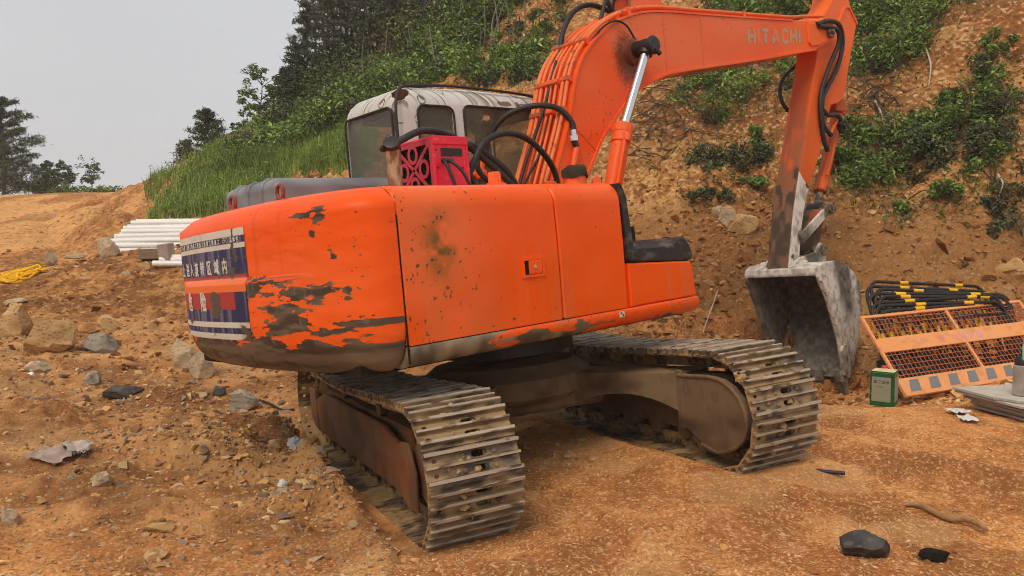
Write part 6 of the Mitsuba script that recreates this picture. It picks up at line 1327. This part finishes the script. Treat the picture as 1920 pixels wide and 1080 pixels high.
# ---- tall grass on the left bank
gr = LB()
GP = [(276, 416), (270, 345), (330, 300), (400, 262), (470, 250), (520, 262), (645, 240), (700, 245), (700, 345), (530, 352), (470, 372), (425, 420), (350, 420)]
pts_ = on_hill(GP, 34000, rng); pts_ = pts_[np.hypot(pts_[:, 0], pts_[:, 1]) < 33]
xl = pts_[:, 0]/np.hypot(pts_[:, 0], pts_[:, 1]); keep = rng.random(len(pts_)) < .04+.96*np.clip((xl+.418+(meshkit.noise(pts_*[.9, .9, 0]+1, 3)-.5)*.09)/.06, 0, 1); pts_ = pts_[keep]; n = len(pts_)
hgt = rng.uniform(.20, .50, n)*(.8+.5*meshkit.noise(pts_*[.8, .8, 0]+3, 2)); a = rng.uniform(0, 6.28, n); lean = rng.uniform(.1, .6, n)*hgt
w = .007+.008*rng.random(n); dx, dy = np.cos(a), np.sin(a); z0 = pts_-[0, 0, .05]
side_ = np.c_[-dy, dx, 0*a]*w[:, None]; m1 = z0+np.c_[dx*lean*.3, dy*lean*.3, hgt*.6]; t1_ = z0+np.c_[dx*lean, dy*lean, hgt]
V = np.stack([z0-side_, z0+side_, m1+side_*.8, m1-side_*.8, t1_], 1).reshape(-1, 3); i = np.arange(n)[:, None]*5
F = np.vstack([i+[0, 1, 2], i+[0, 2, 3], i+[3, 2, 4]])
GC = np.array([(.19, .28, .055), (.24, .33, .075), (.14, .22, .042), (.30, .36, .12), (.36, .36, .18)])
pick = rng.choice(5, n, p=[.34, .28, .22, .12, .04]); cc = GC[pick]*(.65+.6*meshkit.noise(pts_*[.6, .6, 0]+9, 3))[:, None]*rng.uniform(.8, 1.2, (n, 1))
gr.put(V, F, np.repeat(cc, 5, 0))
q = pts_[rng.integers(n, size=3500)]+[0, 0, .2]; gr.put(*leaves(q+rng.normal(0, .08, q.shape), .17, rng, LT, up=.8, asp=.22))
gr.add('grass', 'leaf', kind='stuff', label='tall green grass on the bank behind the machine')
wg = LB()
for P, n in (([(1190, 60), (1900, -60), (1925, 420), (1560, 420), (1440, 380), (1190, 380)], 5200), ([(700, 230), (1060, 0), (1060, 180), (900, 230)], 2600), ([(1560, 300), (1900, 150), (1900, 400), (1600, 420)], 1600)):
    q = on_hill(P, n, rng); q = q[meshkit.noise(q*[1.1, 1.1, .6]+5, 6) > .5]; m_ = len(q); a = rng.uniform(0, 6.28, m_); L = rng.uniform(.10, .34, m_); dn = rng.uniform(-.3, .9, m_)
    tip = q+np.c_[np.cos(a)*L*.7, np.sin(a)*L*.5-.05, L*dn]; sd = np.c_[-np.sin(a), np.cos(a), 0*a]*.008
    V = np.stack([q-sd, q+sd, tip], 1).reshape(-1, 3); cc = np.vstack([MD, LT, DRY, DRY])[rng.integers(len(MD)+len(LT)+2*len(DRY), size=m_)]*rng.uniform(.7, 1.2, (m_, 1))
    wg.put(V, np.arange(m_*3).reshape(-1, 3), np.repeat(cc, 3, 0))
wg.add('wild_grass', 'leaf', kind='stuff', label='thin wild grass and dry stalks over the bank')
# weeds along the foot of the crest and on the mound
# ---- single bushes
def bush(px, py, wpx, hpx, label, pal=MD, n=520, leaf=.085, name='bush', seed=0, droop=.3, group=None):
    rg = np.random.default_rng(seed+px*7+py); c = gh(px, py); d = depth_of(c); R_, H = wpx*d/3014, hpx*d/1507
    t = thing(name, label, 'bush', group); b, st = LB(), LB(); k = max(5, int(7*R_/.35))
    for _ in range(k):
        u = rg.normal(0, .55, 2); cl = c+np.array([u[0]*R_*.85, u[1]*R_*.6, H*rg.uniform(.25, .85)*(1-.35*min(1, abs(u[0])))]); rr = R_*rg.uniform(.28, .5)
        b.put(*leaves(clump_pts(cl, (rr, rr, min(rr, H*.4)), n//k, rg, .3), leaf, rg, pal*rg.uniform(.7, 1.25), up=.5, droop=droop))
        st.tube([c-[0, 0, .08], (c+cl)/2+rg.normal(0, .03, 3), cl], [.016, .011, .005], BARK, 5, 8)
    k2 = int(n*.4); q = np.c_[c[0]+rg.normal(0, R_*.8, k2), c[1]+rg.normal(0, R_*.6, k2)]; q = np.c_[q, height(q[:, 0], q[:, 1])+rg.uniform(.0, .14, k2)]
    b.put(*leaves(q, leaf*.85, rg, np.vstack([pal, DRY])*rg.uniform(.8, 1.2), up=.6, droop=.1))
    b.add(t+'__foliage', 'leaf'); st.add(t+'__stem', 'bark'); return t
for a in [
 (1333, 232, 110, 62, 'leafy bush under the boom nearest its bend', MD), (1395, 190, 110, 60, 'broad leafy bush under the middle of the boom', LT), (1470, 165, 90, 62, 'bright green bush just left of the arm', LT),
 (1418, 282, 40, 56, 'hanging tuft of weeds on the bare clay face left of the arm', MD), (1405, 350, 96, 22, 'dark scrub under the clay ledge left of the arm', MD), (1335, 374, 76, 22, 'dark scrub at the foot of the clay face', DK),
 (1575, 325, 60, 66, 'green bush low beside the arm', MD), (1640, 345, 90, 52, 'creeping bush at the lower end of the vine band', MD), (1720, 300, 110, 70, 'dense creeping bush in the middle of the vine band', DK), (1800, 262, 100, 70, 'leafy bush in the upper vine band', MD),
 (1862, 335, 100, 76, 'rounded bush with pale stems on the right of the bank', MD), (1885, 215, 90, 56, 'bush on the bank near the frame edge', MD), (1838, 165, 70, 92, 'bush hanging over the top of the clay cut', DK), (1860, 110, 60, 60, 'leafy bush above the overhanging bush', LT),
 (1680, 130, 120, 90, 'large bush on the rim of the cut right of the arm', MD), (1760, 60, 140, 80, 'large bush high on the rim of the cut', LT), (1640, 60, 90, 70, 'light green bush beside the arm head', LT), (1775, 372, 60, 34, 'small creeping plant below the vine band', MD), (1690, 400, 40, 24, 'small weed on the rubble slope', MD),
 (925, 150, 90, 62, 'arching bush above the cab roof', MD), (985, 155, 60, 44, 'bush between the cab roof and the boom', DK), (860, 140, 90, 54, 'bush on the slope above the middle of the cab', LT), (770, 170, 110, 60, 'bush on the slope above the rear of the cab', LT), (620, 240, 110, 86, 'big bright bush left of the cab roof', LT), (690, 215, 120, 70, 'big bush directly behind the rear of the cab roof', MD), (545, 245, 100, 62, 'dark bush above the grass bank', DK), (460, 290, 60, 36, 'round dark bush at the top of the grass bank', DK),
 (900, 40, 160, 80, 'large bush high on the slope above the cab', LT), (820, 95, 150, 80, 'large light bush below the ridge trees', LT), (1040, 100, 60, 40, 'small bush on the stony slope left of the boom', MD)]:
    bush(*a[:5], pal=a[5], leaf=.085 if a[0] > 1180 else .12, n=620)
# bleached roots hanging down the cut
for k, (pa, pb) in enumerate((((1664, 215), (1672, 262)), ((1636, 190), (1655, 265)), ((1732, 95), (1738, 165)), ((1865, 330), (1868, 372)))):
    A, B = gh(*pa)+[0, -.08, .02], gh(*pb)+[0, -.06, .03]; mm = (A+B)/2+[.03, -.06, .02]
    add('hanging_root', tube([A, mm, B], [.018, .014, .008], 6, True, 10), 'pale_wood', 50, label=['pale root hanging upright down the clay cut', 'pale slanting root left of the upright root', 'thin pale root high on the cut', 'pale bare stem below the rounded bush'][k], cat='root')
# ---- trees
def tree(base, H, label, kind, seed, pal=DK, group=None, name='tree', spread=.28, nl=1500, leaf=.16, trunk_r=.05):
    rg = np.random.default_rng(seed); t = thing(name, label, 'tree', group); tr, cr = LB(), LB(); base = np.array(base, float)
    lean = rg.normal(0, .04, 2); top = base+[lean[0]*H, lean[1]*H, H]
    def axis(u): return base+(top-base)*u+np.array([math.sin(u*5+seed)*.015*H, math.cos(u*4+seed)*.015*H, 0])
    tr.tube([axis(u)-[0, 0, .2*(u == 0)] for u in np.linspace(0, 1, 7)], [trunk_r*(1-.85*u) for u in np.linspace(0, 1, 7)], BARK*rg.uniform(.7, 1.5), 7, 18)
    nb = {'pine': 46, 'bamboo': 34, 'broad': 18, 'sparse': 16}[kind]
    for k in range(nb):
        u = {'pine': .04+.94*((k+.5)/nb), 'bamboo': .28+.72*((k+.5)/nb), 'broad': rg.uniform(.35, .95), 'sparse': rg.uniform(.4, .98)}[kind]
        az = k*2.4+rg.uniform(-.5, .5); p0 = axis(u)
        L = H*spread*{'pine': (1.12-u)**.8*1.25, 'bamboo': .45+.5*math.sin(math.pi*min(1, u*.95)), 'broad': .6+.5*rg.random(), 'sparse': .5+.6*rg.random()}[kind]*rg.uniform(.6, 1.25)
        el = {'pine': .38*u+.12, 'bamboo': .45, 'broad': .7*u, 'sparse': .75}[kind]; dv = np.array([math.cos(az)*math.cos(el), math.sin(az)*math.cos(el), math.sin(el)])
        p2 = p0+dv*L-[0, 0, (.25 if kind == 'bamboo' else .05)*L]; p1 = p0+dv*L*.55+[0, 0, .06*L]
        tr.tube([p0, p1, p2], [trunk_r*.32*(1-.6*u)+.006, trunk_r*.2*(1-.6*u)+.005, .004], BARK, 5, 7)
        m_ = nl//nb
        if kind in ('pine', 'bamboo'):
            s = rg.random(m_)**.7; q = (1-s)[:, None]**2*p0+2*((1-s)*s)[:, None]*p1+(s**2)[:, None]*p2+rg.normal(0, .055*L+.03, (m_, 3))*[1, 1, .7]
            cr.put(*leaves(q, leaf, rg, pal*rg.uniform(.8, 1.2), up=.2, asp=.16 if kind == 'pine' else .22, droop=-.5 if kind == 'pine' else .6))
        else:
            for _ in range(3):
                cc_ = p2+rg.normal(0, L*.28, 3); q = clump_pts(cc_, (L*.34, L*.34, L*.24), m_//3, rg, .2); cr.put(*leaves(q, leaf, rg, pal*rg.uniform(.7, 1.25), up=.5))
    tr.add(t+'__trunk', 'bark', True); cr.add(t+'__crown', 'leaf'); return t
RG_HAZED = np.array([(.085, .105, .060), (.110, .130, .075), (.070, .085, .052), (.130, .150, .080)])  # ridge leaves greyed and lightened: distance haze put into the colour
RT_ = [(592, 168, 6.5), (606, 150, 8.0), (622, 150, 7.0), (640, 120, 7.5), (655, 128, 6.0), (672, 105, 7.5), (690, 108, 6.5), (708, 92, 7.5), (724, 100, 6.0), (742, 80, 7.0), (758, 92, 5.5), (776, 70, 7.0), (796, 78, 5.5), (815, 55, 6.5), (838, 60, 5.0), (574, 205, 3.6), (560, 222, 2.6), (612, 195, 4.0), (648, 175, 4.2), (690, 160, 4.0), (730, 140, 4.4), (540, 240, 2.0)]
ORD = ['first', 'second', 'third', 'fourth', 'fifth', 'sixth', 'seventh', 'eighth', 'ninth', 'tenth', 'eleventh', 'twelfth', 'thirteenth', 'fourteenth', 'fifteenth', 'sixteenth']
order = np.argsort([r_[0] for r_ in RT_])
for j, i in enumerate(order):
    px, py, H = RT_[i]; b = ground_hits([(px, py)], False)[0]
    lb_ = f'tall thin haze-greyed tree on the ridge, {ORD[j]} from the skyline edge' if j < 16 else f'tall thin tree on the ridge above the cab, {ORD[len(order)-1-j]} from its uphill end'
    tree(b, H, lb_, 'bamboo', 100+i, RG_HAZED, 'thin trees on the ridge', 'ridge_tree', .17, 1900, .21, .06)
tree(at(392, 325, 34), 2.62, 'dark upright pine standing on the grass bank against the sky', 'pine', 301, DK*.9, None, 'pine_tree', .40, 6500, .19, .06)
tree(at(352, 318, 34), 1.2, 'low dark pine beside the upright pine', 'pine', 303, DK, None, 'pine_tree', .5, 1500, .18, .05)
tree(at(486, 262, 30), 2.15, 'small airy tree above the grass bank left of the ridge', 'broad', 305, MD*.9, None, 'tree', .30, 1700, .15, .05)
tree(at(452, 292, 31), 1.1, 'dark shrubby tree at the foot of the small airy tree', 'broad', 306, DK, None, 'tree', .42, 1300, .15, .04)
tree(at(8, 372, 40), 4.9, 'big dark pine at the edge of the dirt road crest', 'pine', 307, DK*.85, None, 'pine_tree', .42, 9500, .26, .1)
tree(at(-60, 372, 42), 5.6, 'big dark pine behind the crest, cut by the frame edge', 'pine', 309, DK, None, 'pine_tree', .4, 5000, .28, .1)
tree(at(92, 372, 41), 1.75, 'round dark tree beyond the crest next to the big pine', 'broad', 311, DK*1.2, None, 'tree', .40, 2600, .17, .05)
tree(at(128, 372, 43), 1.5, 'leaning airy tree between the round dark tree and the lone sparse tree', 'sparse', 312, DK*1.3, None, 'tree', .36, 700, .16, .04)
tree(at(172, 372, 43), 1.75, 'lone sparse tree beyond the crest', 'sparse', 313, DK*1.4, None, 'tree', .34, 700, .16, .045)
for k, (px, w_, h_) in enumerate(((60, 90, 34), (120, 60, 22), (200, 90, 18))):
    rg = np.random.default_rng(400+k); t = thing('bush', ['low dark bush in front of the big pine at the crest', 'low bush beyond the crest under the leaning tree', 'low bush beyond the crest beside the dirt mound'][k], 'bush'); b, st = LB(), LB(); c = at(px, 372, 40)
    for _ in range(14):
        cl = c+[rg.normal(0, w_*40/6000), rg.normal(0, .3), h_*40/1507*rg.uniform(.1, .9)]; b.put(*leaves(clump_pts(cl, (.5, .5, .25), 90, rg, .2), .18, rg, (MD if k else DK)*rg.uniform(.7, 1.1), up=.5)); st.tube([c-[0, 0, .3], (c+cl)/2, cl], .015, BARK, 5, 5)
    b.add(t+'__foliage', 'leaf'); st.add(t+'__stem', 'bark')


# ================================================================ HAZE
scene['haze_air'] = {'type': 'homogeneous', 'albedo': {'type': 'rgb', 'value': [0.90, 0.94, 0.985]}, 'sigma_t': 0.0014}
scene['haze'] = {'type': 'cube', 'to_world': T().translate([0, 0, 9.0]).scale([290, 290, 26]), 'bsdf': {'type': 'null'}, 'interior': {'type': 'ref', 'id': 'haze_air'}}
scene['camera']['medium'] = {'type': 'ref', 'id': 'haze_air'}
labels['haze'] = {'kind': 'stuff', 'label': 'thin grey haze in the air'}
